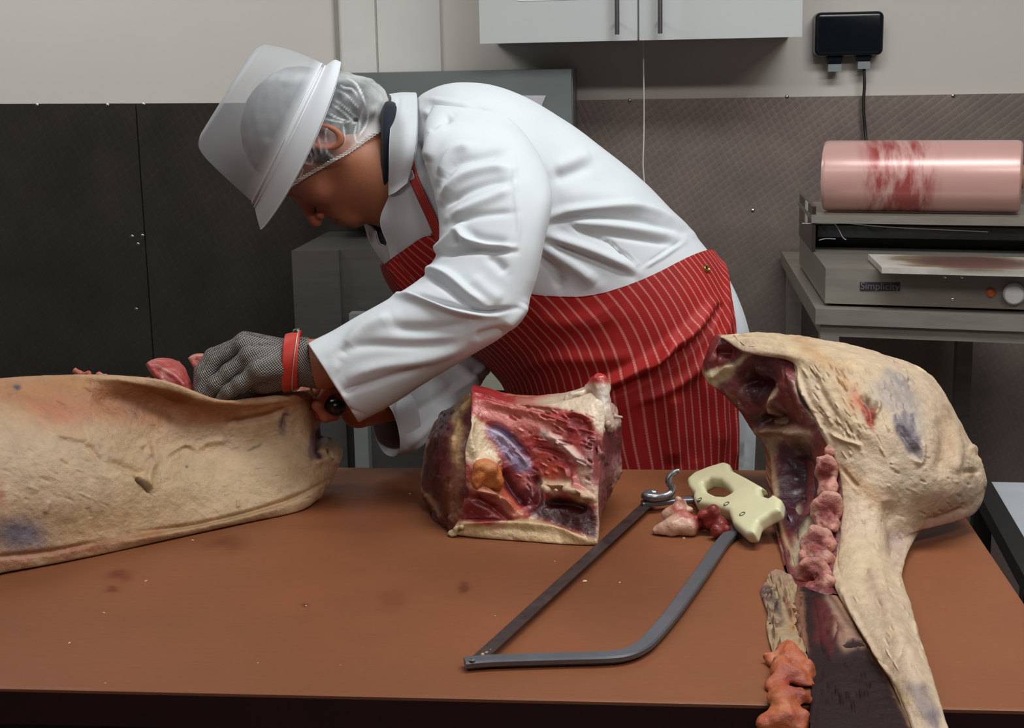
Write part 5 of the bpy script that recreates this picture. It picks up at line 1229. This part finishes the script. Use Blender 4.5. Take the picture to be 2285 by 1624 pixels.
relief_solid('side_lean', rows, 120, 90, .06, lean_m, blkm, (88, 28, 32), [('s', (c6([(420, 180), (330, 350), (330, 480), (330, 640)]), 9), (196, 156, 112), 5, .95), ('s', (c6([(230, 350), (160, 450), (130, 560), (110, 680), (105, 790), (170, 830), (220, 960)]), 4), (190, 150, 130), 3, .9), ('s', (c6([(330, 660), (300, 800), (320, 950)]), 14), (140, 88, 66), 7, .8), ('e', (985, 940, 18, 10), (70, 18, 24), 6)],
  [(c6([(300, 400), (250, 550), (240, 800)]), 16, .006), (c6([(420, 180), (340, 340)]), 7, .006)] + rag(0, 21, 26, 945, 1020, 930, 1150, 3, .003, -4, 18), nz=.005, ns=35)
rows = [[(1345, 868, 2.07), (1360, 900, 2.09), (1374, 915, 2.10), (1382, 922, 2.12)], [(1348, 930, 2.04), (1366, 940, 2.07), (1380, 945, 2.10), (1390, 955, 2.12)], [(1342, 990, 2.0), (1364, 1000, 2.04), (1380, 1005, 2.08), (1388, 1010, 2.11)],
        [(1336, 1050, 1.98), (1360, 1056, 2.02), (1380, 1060, 2.06), (1391, 1056, 2.10)], [(1334, 1110, 1.96), (1350, 1110, 2.0), (1364, 1096, 2.04), (1374, 1084, 2.08)], [(1334, 1205, 1.945), (1338, 1180, 1.97), (1346, 1150, 2.0), (1356, 1122, 2.04)]]
relief_solid('side_flap', rows, 90, 60, .07, lean_m, blkm, (104, 36, 44), [('s', (c6([(1270, 290), (1330, 350), (1280, 400)]), 8), (208, 176, 158), 4), ('p', c6([(1250, 590), (1320, 580), (1330, 680), (1280, 770), (1250, 700)]), (166, 110, 112), 6, .85), ('s', (c6([(1335, 650), (1300, 720), (1265, 780)]), 3), (206, 176, 150), 3), ('s', (c6([(1190, 500), (1200, 800), (1180, 1080)]), 6), (150, 84, 80), 6, .7)], rag(0, 31, 24, 1340, 1392, 930, 1100, 3, .004, 4, 16), nz=.005, ns=40)
def kcol(V, col): 
    q = proj(V); a = 1 / (1 + np.exp((q[:, 1] - 856) / 2.5)); return col * (1 - a[:, None]) + lin((178, 48, 42)) * a[:, None]
lumps('bone_end', [(1330, 848, 2.06, 10), (1344, 846, 2.06, 9), (1338, 858, 2.06, 19), (1340, 880, 2.055, 21), (1338, 905, 2.05, 22), (1345, 930, 2.045, 26), (1352, 950, 2.05, 20), (1318, 866, 2.065, 9), (1300, 880, 2.06, 9), (1282, 886, 2.06, 9), (1265, 894, 2.06, 9)], attr_mat('bone_gristle', .3, .2, 60, .4, 130, .003, coat=.3), blkm, (214, 188, 168), [('e', (1347, 892, 8, 30), (232, 220, 214), 6, .7), ('e', (1322, 890, 8, 30), (160, 92, 84), 6, .6)], nz=.007, ns=55, colf=kcol, k=.012)
lumps('gristle', [(1372, 928, 2.05, 6), (1382, 930, 2.05, 4), (1389, 930, 2.05, 3), (1355, 945, 2.035, 10), (1340, 960, 2.02, 9), (1362, 958, 2.04, 7), (1322, 955, 2.02, 7), (1368, 912, 2.05, 5)], fat_m, blkm, (216, 190, 170), nz=.003)
lumps('orange_fat', [(1072, 1042, 1.974, 15), (1090, 1048, 1.976, 18), (1110, 1062, 1.982, 15), (1068, 1064, 1.970, 12), (1092, 1078, 1.975, 12), (1062, 1078, 1.968, 10), (1112, 1080, 1.982, 10)], fat_m, blkm, (206, 118, 58), [('e', (1085, 1040, 22, 8), (222, 146, 84), 6, .6)], nz=.006, k=.012, ns=60)
lumps('fat_knob', [(1008, 1190, 1.965, 9), (1004, 1198, 1.962, 7), (1018, 1180, 1.96, 8), (1014, 1192, 1.96, 8), (1030, 1176, 1.957, 8)], fat_m, blkm, (212, 186, 144), nz=.002)
lumps('ragged_fat', [(1212, 1086, 1.965, 9), (1222, 1094, 1.96, 9), (1240, 1094, 1.96, 7), (1262, 1090, 1.958, 8), (1280, 1096, 1.955, 9), (1300, 1106, 1.95, 8), (1318, 1110, 1.947, 7), (1268, 1082, 1.963, 6)], fat_m, blkm, (216, 180, 148), nz=.003)

# ---- right forequarter, leaning over the front edge
c7 = lambda x, y: (1560 + .5568 * x, 720 + .5568 * y)
C7 = lambda L: [c7(*p) for p in L]
fq = empty('beef_forequarter', T(1980, 1230, ZT), 'tall pale fat-covered forequarter of beef with cut spine, hanging over the table front at right', 'meat')
def gr(rows): return [[c7(x, y) + (Y,) for x, y, Y in r] for r in rows]
OUT = [[(88, 42, 2.22), (180, 36, 2.22), (270, 37, 2.23), (360, 46, 2.24), (450, 68, 2.25)],
 [(190, 108, 2.15), (320, 92, 2.13), (470, 96, 2.13), (620, 112, 2.16), (758, 163, 2.22)],
 [(372, 158, 2.09), (500, 168, 2.055), (640, 175, 2.06), (790, 185, 2.09), (932, 200, 2.18)],
 [(396, 270, 2.05), (540, 290, 2.01), (700, 300, 2.0), (870, 310, 2.03), (1008, 296, 2.12)],
 [(450, 372, 2.02), (600, 400, 1.97), (760, 420, 1.96), (930, 430, 1.98), (1078, 430, 2.08)],
 [(500, 468, 1.985), (640, 510, 1.95), (800, 540, 1.935), (980, 560, 1.955), (1130, 520, 2.04)],
 [(556, 590, 1.95), (680, 620, 1.925), (820, 655, 1.92), (1000, 675, 1.94), (1172, 640, 2.02)],
 [(572, 720, 1.915), (680, 742, 1.90), (800, 770, 1.91), (940, 795, 1.945), (1110, 772, 1.99)],
 [(560, 840, 1.875), (640, 850, 1.86), (720, 860, 1.865), (800, 866, 1.89), (895, 842, 1.94)],
 [(545, 1000, 1.80), (620, 992, 1.785), (690, 988, 1.785), (760, 984, 1.795), (822, 985, 1.81)],
 [(560, 1090, 1.73), (640, 1090, 1.71), (720, 1088, 1.71), (790, 1088, 1.715), (848, 1090, 1.73)],
 [(650, 1250, 1.61), (710, 1246, 1.585), (780, 1242, 1.58), (840, 1240, 1.585), (888, 1240, 1.60)],
 [(762, 1430, 1.47), (810, 1425, 1.45), (850, 1420, 1.445), (900, 1415, 1.45), (942, 1405, 1.465)],
 [(862, 1645, 1.385), (900, 1645, 1.365), (940, 1645, 1.36), (980, 1645, 1.365), (1012, 1645, 1.375)],
 [(900, 1760, 1.37), (940, 1760, 1.355), (980, 1760, 1.35), (1020, 1760, 1.355), (1050, 1760, 1.365)]]
fp_ = [('p', C7([(80, 30), (360, 40), (560, 100), (700, 200), (760, 330), (700, 480), (560, 470), (430, 260), (300, 110)]), (206, 178, 132), 30, .5),
 ('s', (C7([(430, 90), (560, 200), (620, 300), (640, 340)]), 16), (202, 150, 104), 14, .7), ('p', C7([(620, 290), (650, 310), (715, 325), (700, 370), (690, 430), (660, 390)]), (172, 62, 44), 4, .95), ('p', C7([(650, 285), (690, 300), (700, 330), (660, 330)]), (96, 52, 36), 3, .8), ('e', c7(630, 300) + (14, 26), (196, 110, 72), 8, .6),
 ('p', C7([(680, 260), (760, 200), (820, 230), (880, 320), (900, 440), (880, 540), (830, 520), (790, 440), (790, 360), (720, 330)]), (174, 158, 150), 12, .8),
 ('p', C7([(780, 420), (810, 380), (850, 420), (890, 470), (880, 545), (840, 520)]), (112, 98, 108), 5, .95), ('s', (C7([(790, 375), (800, 410)]), 4), (120, 106, 116), 3), ('s', (C7([(820, 360), (830, 420)]), 4), (120, 106, 116), 3), ('s', (C7([(845, 380), (860, 440)]), 4), (120, 106, 116), 3), ('s', (C7([(750, 200), (820, 260), (830, 300)]), 9), (150, 140, 140), 8, .6),
 ('s', (C7([(990, 350), (1000, 480), (980, 560)]), 10), (190, 148, 112), 9, .6), ('s', (C7([(590, 600), (640, 640), (700, 700)]), 16), (206, 160, 112), 10, .6), ('p', C7([(780, 520), (900, 580), (1000, 700), (860, 800), (780, 700)]), (186, 166, 140), 20, .6),
 ('s', (C7([(890, 830), (1000, 790), (1080, 770)]), 9), (188, 128, 108), 6, .8), ('p', C7([(1100, 770), (1150, 720), (1185, 640), (1170, 740), (1130, 790)]), (150, 40, 28), 5), ('s', (C7([(1165, 655), (1175, 690)]), 6), (146, 50, 40), 4),
 ('p', C7([(770, 820), (850, 840), (840, 930), (800, 960)]), (158, 130, 130), 12, .6), ('s', (C7([(700, 1040), (740, 1120), (780, 1220)]), 8), (176, 140, 122), 8, .5), ('p', C7([(560, 900), (660, 860), (700, 1000), (600, 1050)]), (214, 192, 150), 20, .4),
 ('p', C7([(830, 1440), (900, 1460), (960, 1560), (960, 1640), (880, 1560)]), (128, 108, 112), 9, .75), ('e', c7(935, 1590) + (14, 16), (90, 74, 92), 8, .6), ('s', (C7([(690, 1330), (780, 1450), (830, 1530)]), 7), (200, 166, 104), 5, .7), ('e', c7(850, 660) + (8, 6), (150, 116, 92), 4, .6), ('s', (C7([(1080, 610), (1110, 600)]), 5), (160, 124, 92), 4, .8)]
fs_1 = [(C7([(640, 280), (690, 340), (690, 420)]), 10, -.008), (C7([(700, 310), (720, 330), (700, 380)]), 5, .005), (C7([(790, 400), (840, 480), (880, 540)]), 10, -.006), (C7([(900, 470), (890, 560), (860, 545)]), 5, .004), (C7([(520, 440), (580, 470), (640, 490), (650, 520)]), 5, .006), (C7([(570, 580), (610, 630), (640, 660)]), 5, -.005), (C7([(1060, 600), (1110, 590), (1130, 610)]), 6, -.006), (C7([(1080, 490), (1140, 510), (1150, 560)]), 8, .005),
 (C7([(960, 360), (985, 480), (960, 600)]), 12, -.005), (C7([(1010, 380), (1040, 500), (1020, 620)]), 14, .005), (C7([(760, 700), (790, 840), (800, 960)]), 18, -.012), (C7([(700, 900), (740, 1100), (800, 1250), (880, 1450)]), 20, .008), (C7([(590, 1110), (680, 1280), (780, 1440)]), 7, .005), (C7([(890, 800), (1000, 770), (1090, 730)]), 8, -.005),
 (C7([(380, 160), (410, 270), (470, 380), (520, 480)]), 6, .005), (C7([(450, 200), (500, 300), (560, 400)]), 9, -.004), (C7([(160, 70), (260, 70), (380, 100)]), 7, .005)]
fs_1 += rag(0, 41, 70, 1780, 1900, 780, 1010, 2.6, .0028, 10, 16) + rag(0, 42, 50, 1900, 2050, 820, 1000, 2.6, .0022, 8, 16) + rag(0, 43, 40, 1900, 2060, 1100, 1500, 2.4, .0016, 8, 14) + rag(0, 44, 30, 1960, 2180, 1000, 1150, 3, .0018, 12, 6)
relief_solid('fat_side', gr(OUT), 460, 200, .05, fat_m, fq, (222, 192, 162), fp_, fs_1, nz=.005, ns=16, tv=[.6, 1, 1.2, 1.4, 1.5, 1.5, 1.5, 1.3, .9, .5, .4, .35, .35, .35, .35], wob=10, fine=.0012, thin=.012)
INN = [[(84, 48, 2.235), (98, 55, 2.23), (125, 62, 2.22), (155, 80, 2.19), (195, 108, 2.165)],
 [(46, 130, 2.22), (110, 130, 2.22), (190, 130, 2.19), (280, 140, 2.14), (376, 160, 2.10)],
 [(22, 232, 2.22), (95, 240, 2.21), (200, 240, 2.17), (300, 240, 2.11), (398, 272, 2.058)],
 [(130, 330, 2.20), (215, 345, 2.17), (300, 350, 2.13), (380, 355, 2.07), (454, 375, 2.028)],
 [(215, 445, 2.17), (285, 455, 2.14), (355, 458, 2.10), (425, 462, 2.04), (504, 470, 1.992)],
 [(272, 545, 2.13), (335, 555, 2.10), (405, 556, 2.06), (475, 565, 2.0), (560, 592, 1.957)],
 [(284, 640, 2.07), (340, 660, 2.05), (410, 680, 2.01), (480, 700, 1.96), (574, 722, 1.922)],
 [(308, 780, 1.99), (350, 800, 1.97), (410, 818, 1.94), (480, 828, 1.91), (563, 842, 1.882)],
 [(340, 930, 1.88), (390, 948, 1.86), (435, 960, 1.84), (490, 980, 1.82), (548, 1002, 1.807)],
 [(368, 1040, 1.785), (410, 1056, 1.77), (450, 1070, 1.76), (505, 1082, 1.745), (562, 1094, 1.738)]]
ip_ = [('p', C7([(60, 110), (110, 70), (190, 120), (130, 190), (50, 190)]), (128, 44, 42), 5), ('s', (C7([(95, 45), (150, 80), (200, 130), (130, 185)]), 5), (214, 190, 150), 3, .9), ('p', C7([(10, 200), (130, 165), (150, 190), (110, 240), (50, 265), (0, 250)]), (206, 184, 146), 5, .95),
 ('p', C7([(150, 200), (260, 150), (310, 180), (290, 280), (240, 340), (180, 290)]), (72, 20, 24), 6), ('p', C7([(300, 160), (370, 170), (400, 270), (470, 430), (490, 480), (430, 440), (330, 330)]), (118, 54, 52), 6, .9),
 ('s', (C7([(290, 270), (285, 330), (300, 390)]), 8), (206, 180, 140), 4, .9), ('p', C7([(80, 250), (160, 280), (200, 350), (160, 380)]), (124, 78, 66), 8, .8), ('e', c7(240, 390) + (22, 18), (66, 30, 30), 6, .9), ('s', (C7([(330, 380), (385, 390)]), 9), (60, 24, 24), 5, .8),
 ('p', C7([(210, 440), (330, 410), (450, 440), (440, 480), (330, 470), (280, 560), (250, 490)]), (176, 148, 118), 8, .85), ('p', C7([(320, 480), (450, 490), (470, 640), (460, 780), (410, 860), (340, 800), (300, 650)]), (74, 32, 44), 7),
 ('s', (C7([(285, 520), (300, 660), (330, 830), (380, 960)]), 5), (190, 160, 120), 4, .7), ('s', (C7([(430, 800), (390, 900), (380, 960)]), 8), (188, 172, 142), 6, .85), ('p', C7([(480, 480), (540, 500), (560, 580), (490, 560)]), (150, 60, 50), 5, .9), ('s', (C7([(395, 150), (400, 260), (470, 380)]), 5), (214, 190, 146), 4, .9)]
is_ = [(C7([(160, 220), (240, 250), (280, 220)]), 22, -.025), (C7([(240, 390), (350, 390)]), 14, -.018), (C7([(390, 520), (400, 650), (390, 780)]), 26, -.020), (C7([(300, 280), (295, 380)]), 8, .010), (C7([(230, 440), (330, 430), (440, 450)]), 10, .012), (C7([(30, 230), (110, 190), (150, 170)]), 9, .010), (C7([(330, 170), (390, 260), (440, 400)]), 10, .006), (C7([(70, 120), (130, 120)]), 10, -.010)]
is_ += rag(0, 51, 50, 1640, 1850, 820, 1240, 3, .004, 5, 18)
relief_solid('cut_side', gr(INN), 240, 110, .06, lean_m, fq, (112, 44, 46), ip_, is_, nz=.006, ns=26, wob=7)
LOW = [[(345, 1042, 1.80), (425, 1062, 1.775), (475, 1075, 1.765), (520, 1082, 1.752), (566, 1095, 1.74)],
 [(365, 1150, 1.725), (430, 1165, 1.71), (500, 1180, 1.70), (560, 1190, 1.68), (612, 1172, 1.665)],
 [(415, 1300, 1.62), (475, 1310, 1.605), (545, 1312, 1.60), (615, 1312, 1.585), (682, 1304, 1.575)],
 [(455, 1450, 1.52), (530, 1455, 1.515), (610, 1458, 1.51), (700, 1455, 1.49), (780, 1452, 1.465)],
 [(450, 1650, 1.43), (560, 1650, 1.43), (680, 1650, 1.425), (790, 1650, 1.41), (872, 1650, 1.395)],
 [(500, 1690, 1.425), (590, 1700, 1.42), (700, 1705, 1.41), (810, 1705, 1.395), (892, 1700, 1.378)]]
relief_solid('inner_lean_shade', gr(LOW), 150, 110, .02, lean_shaded, fq, (34, 9, 11), [('s', (C7([(560, 1110), (640, 1240), (760, 1420), (850, 1600)]), 7), (150, 110, 84), 4, .9), ('p', C7([(530, 1110), (640, 1270), (660, 1300), (580, 1320), (520, 1240)]), (176, 136, 116), 8, .75), ('p', C7([(480, 1130), (530, 1150), (570, 1230), (540, 1330), (480, 1300)]), (84, 24, 26), 8, .9), ('s', (C7([(400, 1080), (420, 1250), (440, 1340)]), 7), (150, 100, 78), 6, .7)],  # near-black base colour paints the shadow under the overhanging side
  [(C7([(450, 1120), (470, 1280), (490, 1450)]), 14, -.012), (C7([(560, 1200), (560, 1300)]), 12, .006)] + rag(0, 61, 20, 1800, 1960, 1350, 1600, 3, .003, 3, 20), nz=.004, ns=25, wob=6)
spine_m = attr_mat('cut_bone', .48, .4, 90, .8, 160, .004, coat=.05)
VB = [(508, 590, 40, 66, 1.957, 1), (514, 748, 60, 78, 1.912, 2), (472, 885, 60, 72, 1.865, 3), (455, 1010, 68, 72, 1.80, 4)]
VC = [(W(*c7(cx, cy), Y), .5568 * Y / F, rx, ry) for cx, cy, rx, ry, Y, s_ in VB]
GC = [(W(*c7(x, y), Y), r_ * Y / F) for x, y, Y, r_ in ((530, 665, 1.935, 18), (500, 680, 1.94, 14), (495, 820, 1.895, 18), (535, 820, 1.885, 14), (475, 950, 1.835, 22), (515, 950, 1.825, 18), (530, 900, 1.85, 14), (520, 1040, 1.772, 16), (492, 1075, 1.765, 20), (440, 1080, 1.77, 14), (425, 950, 1.845, 12), (530, 520, 1.97, 12))]
def sd_spine(p):
    d = None
    for c, s_, rx, ry in VC:
        e = sd_ell(p - c, (0, 0, 0), np.eye(3), (rx * s_ * 1.12, .011, ry * s_ * 1.05)); d = e if d is None else smin(d, e, .014)
    for c, r_ in GC: d = smin(d, np.linalg.norm(p - c - np.array([0, .006, 0]), axis=-1) - r_, .014)
    return np.maximum(d + .006 * fbm(p * 75, 4), ZT + .001 - p[..., 2])
def spine_col(V, col):
    q = proj(V); col = np.tile(lin((206, 140, 124)), (len(V), 1)); g = np.clip(fbm(V * 70, 3) + .2, 0, 1)[:, None]; col = col * (1 - g * .6) + lin((214, 178, 160)) * g * .6
    for cx, cy, rx, ry, Y, sd_ in VB:
        x, y = c7(cx, cy); r_ = np.sqrt(((q[:, 0] - x) / (rx * .5568)) ** 2 + ((q[:, 1] - y) / (ry * .5568)) ** 2) + .35 * fbm(V * 80 + sd_, 3)
        a = (1 / (1 + np.exp((r_ - .72) * 12)))[:, None]; b_ = np.clip(fbm(V * 200 + sd_, 3) * 1.4 + .4, 0, 1)[:, None]
        col = col * (1 - a) + (lin((150, 66, 58)) * (1 - b_ * .7) + lin((92, 32, 32)) * b_ * .7) * a
    return col
cc = np.array([c for c, *_ in VC]); blob('spine', sd_spine, cc.min(0) - .06, cc.max(0) + .06, .0020, spine_m, fq, (200, 130, 116), colf=spine_col)
rows = [[(330, 1005, 1.80), (350, 1010, 1.79), (375, 1020, 1.78), (398, 1035, 1.775)], [(268, 1095, 1.735), (310, 1090, 1.73), (355, 1090, 1.725), (395, 1110, 1.72)], [(262, 1120, 1.715), (305, 1140, 1.70), (355, 1150, 1.69), (398, 1165, 1.69)],
        [(290, 1200, 1.655), (325, 1210, 1.645), (365, 1215, 1.64), (410, 1225, 1.645)], [(284, 1255, 1.615), (325, 1270, 1.605), (370, 1280, 1.60), (430, 1290, 1.60)], [(300, 1330, 1.56), (340, 1340, 1.55), (380, 1345, 1.545), (440, 1345, 1.55)]]
relief_solid('neck_tissue', gr(rows), 110, 60, .035, fat_m, fq, (176, 146, 112), [('p', C7([(250, 1100), (320, 1090), (330, 1180), (280, 1160)]), (70, 44, 44), 6, .9), ('s', (C7([(360, 1120), (370, 1180)]), 7), (106, 46, 40), 4, .9), ('p', C7([(290, 1190), (340, 1180), (330, 1260), (290, 1240)]), (84, 44, 40), 6, .7), ('s', (C7([(270, 1100), (320, 1060), (370, 1010)]), 5), (160, 110, 104), 5, .8), ('s', (C7([(380, 1150), (400, 1280)]), 10), (190, 136, 90), 6, .7)], rag(0, 71, 40, 1700, 1790, 1290, 1460, 4, .006, 6, 16), nz=.007, ns=40)
lumps('orange_fat', [c7(x, y) + (Y, r_) for x, y, Y, r_ in ((330, 1320, 1.55, 18), (370, 1310, 1.555, 16), (300, 1350, 1.535, 22), (350, 1370, 1.52, 28), (400, 1360, 1.53, 22), (430, 1400, 1.505, 18), (320, 1410, 1.495, 22), (380, 1430, 1.485, 32), (300, 1460, 1.47, 15), (430, 1460, 1.475, 20), (320, 1490, 1.455, 22), (290, 1540, 1.43, 20), (350, 1530, 1.43, 34), (410, 1520, 1.44, 28), (290, 1600, 1.405, 26), (350, 1610, 1.40, 38), (410, 1600, 1.41, 26), (300, 1680, 1.40, 30), (370, 1690, 1.395, 34))],
 fat_m, fq, (194, 100, 60), [('e', c7(360, 1420) + (24, 26), (166, 62, 42), 12, .8), ('e', c7(400, 1480) + (18, 26), (146, 50, 38), 12, .8), ('e', c7(300, 1340) + (18, 18), (206, 128, 84), 8, .7), ('e', c7(320, 1530) + (30, 14), (210, 124, 72), 10, .6), ('e', c7(340, 1580) + (40, 8), (150, 56, 34), 8, .6)], k=.018, nz=.008, ns=55, h=.0024)

# ---- scrap beside the saw
def onT(px, py, r): return (px, py, YT(px, py, 9, r * 2.0 / F * .75), r)
def onN(px, py, r): return (px, py, YT(px, py, 9, r * 2.0 / F * .75) - .014, r)
scr = lumps('meat_scrap', [onT(1478, 1182, 16), onT(1500, 1176, 24), onT(1522, 1168, 30), onT(1540, 1176, 24), onT(1463, 1186, 9), (1512, 1145, 2.03, 22), (1518, 1126, 2.035, 15), (1492, 1150, 2.03, 16), (1512, 1114, 2.035, 7), (1535, 1140, 2.035, 12), onN(1562, 1168, 18), onN(1585, 1168, 22), onN(1603, 1170, 20), onN(1598, 1186, 16), onN(1618, 1184, 12), (1592, 1142, 1.985, 16), (1572, 1150, 1.985, 14)],
 lean_m, None, (208, 160, 136), [('p', [(1552, 1120), (1640, 1110), (1650, 1210), (1560, 1210), (1545, 1160)], (128, 38, 34), 6), ('s', ([(1505, 1135), (1530, 1150), (1560, 1150)], 8), (176, 72, 62), 4, .9), ('e', (1520, 1118, 6, 7), (166, 60, 52), 3), ('e', (1478, 1160, 10, 8), (214, 176, 160), 5)], nz=.004, ns=55)
scr.data.transform(Matrix.Translation((0, 0, .001))); tag(scr, 'small scrap of pale fat and dark red meat beside the saw handle', 'meat scrap')
cr_m = simple('fat_crumb', (206, 176, 142), .5)
for k, (x, y, s) in enumerate(((1305, 1298, 3.2), (325, 1297, 1.6), (155, 1435, 2.0), (232, 1368, 2.2), (430, 1206, 2.2), (1238, 1253, 1.6), (1105, 1375, 1.8), (683, 1352, 1.8), (915, 1102, 1.6), (1526, 1201, 1.8), (1383, 1300, 1.6), (575, 1480, 1.6), (760, 1485, 1.6), (235, 1525, 1.8), (1990, 1375, 1.8))):
    P = T(x, y, ZT); bm = bmesh.new(); bmesh.ops.create_icosphere(bm, subdivisions=2, radius=s * P[1] / F * 1.1)
    for v_ in bm.verts:
        v_.co.x *= 1.7 + .5 * math.sin(k); v_.co.z *= .6; v_.co += Vector((1, 1, .5)) * (.0004 * math.sin(v_.co.x * 4000 + k))
    bm.transform(Matrix.Rotation(k * .7, 4, 'Z')); bm.transform(Matrix.Translation(Vector((P[0], P[1], ZT + s * P[1] / F * .5))))
    o = bm_obj('fat_crumb', bm, cr_m, None, True); tag(o, 'tiny pale crumb of fat or bone lying on the red-brown board', 'crumb', 'crumbs on the cutting board')

# ---- butcher's saw
saw = empty('bone_saw', T(1380, 1400, ZT), 'butcher bow saw with cream handle lying on the board', 'saw')
steel_f = simple('grey_saw_frame', (104, 106, 112), .38, .55, var=.1, scale=30)
c4 = lambda x, y: (1000 + .3326 * x, 1000 + .3327 * y)
def bar(name, pts, w, h, z, mat, parent, n=80, teeth=0, bev=True):
    P = crl(np.array([T(*p, z) for p in pts]), n) if len(pts) > 2 else np.array([lerp(T(*pts[0], z), T(*pts[1], z), k / (n - 1)) for k in range(n)])
    t = np.gradient(P, axis=0); t /= np.linalg.norm(t, axis=1, keepdims=True); s_ = np.stack([-t[:, 1], t[:, 0], 0 * t[:, 0]], 1); V = []
    b = min(w, h) * .22
    prof = [(-w / 2 + b, -h / 2), (w / 2 - b, -h / 2), (w / 2, -h / 2 + b), (w / 2, h / 2 - b), (w / 2 - b, h / 2), (-w / 2 + b, h / 2), (-w / 2, h / 2 - b), (-w / 2, -h / 2 + b)]
    for i in range(n):
        for a, c in prof:
            aa = a + (teeth if (teeth and a > 0 and i % 2) else 0)
            V.append(P[i] + s_[i] * aa + np.array([0, 0, c]))
    Fc = gfaces(n, 8, True) + [list(range(8))[::-1], [(n - 1) * 8 + k for k in range(8)]]
    o = mesh(name, V, Fc, mat, parent); shade(o, .4); return o
bar('frame', [c4(112, 1440), c4(300, 1425), c4(700, 1412), c4(1050, 1402), c4(1190, 1385), c4(1290, 1340), c4(1370, 1270), c4(1520, 1090), c4(1700, 840), c4(1830, 650), c4(1935, 535)], .019, .0085, ZT + .0075, steel_f, saw, 120)
blade_m = simple('dark_saw_blade', (70, 58, 56), .38, .5, var=.4, scale=60, bmp=.3)
bar('blade', [c4(215, 1405), c4(1365, 350)], .0165, .0018, ZT + .010, blade_m, saw, 240, teeth=.0014)
lathe_obj('rivet', T(*c4(160, 1425), ZT + .0115), (0, 0, 1), [(0, .0045), (.0015, .004), (.0022, .002)], screw_m, saw, 14)
lumps('meat_residue', [c4(230, 1385) + (T(*c4(230, 1385), ZT + .011)[1], 5), c4(260, 1370) + (T(*c4(260, 1370), ZT + .011)[1], 5), c4(285, 1352) + (T(*c4(285, 1352), ZT + .011)[1], 4)], lean_m, saw, (190, 150, 128), nz=.001, h=.0012)
# handle: a plate lying in the saw's plane, tipped up by its own thickness
A_, B_, C_ = T(*c4(1980, 550), ZT + .0245), T(*c4(1600, 250), ZT + .0265), T(*c4(1870, 85), ZT + .060)
hx = _n(A_ - B_); hn = _n(np.cross(hx, C_ - B_)); hn = hn if hn[2] > 0 else -hn; hy = np.cross(hn, hx)
def onplane(px, py):
    r_ = ray(px, py); t_ = ((B_ - CAM) @ hn) / (r_ @ hn); d_ = CAM + r_ * t_ - B_; return (d_ @ hx, d_ @ hy)
HO = [onplane(*c4(*p)) for p in ((1592, 200), (1650, 150), (1745, 112), (1850, 80), (1882, 92), (1892, 132), (2000, 188), (2110, 250), (2230, 330), (2220, 400), (2150, 430), (2075, 480), (2050, 560), (1985, 562), (1900, 490), (1870, 410), (1760, 375), (1650, 360), (1635, 320), (1640, 290), (1605, 250))]
HH = [onplane(*c4(*p)) for p in ((1702, 220), (1750, 196), (1820, 205), (1870, 250), (1898, 290), (1860, 312), (1790, 308), (1730, 280))]
HH2 = [onplane(*c4(*p)) for p in ((2085, 255), (2130, 262), (2170, 300), (2150, 322), (2095, 305))]
def sd_handle(p):
    q = p - B_; a, b, c = q @ hx, q @ hy, q @ hn; sh = a.shape; Q = np.stack([a.ravel(), b.ravel()], 1)
    d = np.maximum(poly_sd(Q, HO), -poly_sd(Q, HH)); d = np.maximum(d, -poly_sd(Q, HH2)).reshape(sh) + .007
    w = np.abs(c + .011) - .011 + .007
    return np.minimum(np.maximum(d, w), 0) + np.sqrt(np.maximum(d, 0) ** 2 + np.maximum(w, 0) ** 2) - .007
Q = np.array([B_ + hx * a + hy * b + hn * c for a, b in HO for c in (-.026, .006)])
Vq, Fq = surface_nets(sd_handle, Q.min(0) - .006, Q.max(0) + .006, .0022); Vq = smooth_mesh(Vq, Fq, 2)
hdl = mesh('handle', Vq, Fq, simple('cream_plastic', (206, 198, 160), .38, var=.06, scale=25), saw)
for x, y in ((1685, 345), (1868, 372), (1974, 441)):
    a, b = onplane(*c4(x, y)); P = B_ + hx * a + hy * b + hn * -.0006
    o = lathe_obj('screw', P, hn, [(0, .0046), (.0012, .0046), (.0014, .0034), (.0004, .0026), (.0004, .0002)], simple('handle_screw', (120, 116, 96), .35, .6), hdl, 16)
# tension lever and its bracket
bar('bracket', [c4(1300, 372), c4(1400, 365), c4(1520, 350), c4(1640, 345)], .016, .007, ZT + .013, steel_f, saw, 30)
cL = T(*c4(1405, 318), ZT + .024); 
rg = [W(*c4(x, y), cL[1] + dy) for x, y, dy in ((1322, 318, .0), (1350, 300, .012), (1400, 300, .014), (1330, 322, -.006), (1380, 330, -.008), (1450, 322, 0), (1495, 298, .006), (1502, 262, .008), (1478, 225, .008), (1490, 185, .010), (1525, 158, .012), (1556, 148, .012))]
tube_obj('tension_lever', [rg[k] for k in (2, 1, 0, 3, 4, 5, 6, 7, 8, 9, 10, 11)], [.004, .0055, .006, .0062, .0064, .0062, .006, .0055, .005, .005, .0046, .0028], simple('bright_lever', (142, 142, 144), .28, .8), saw, smooth_n=60, n=14)
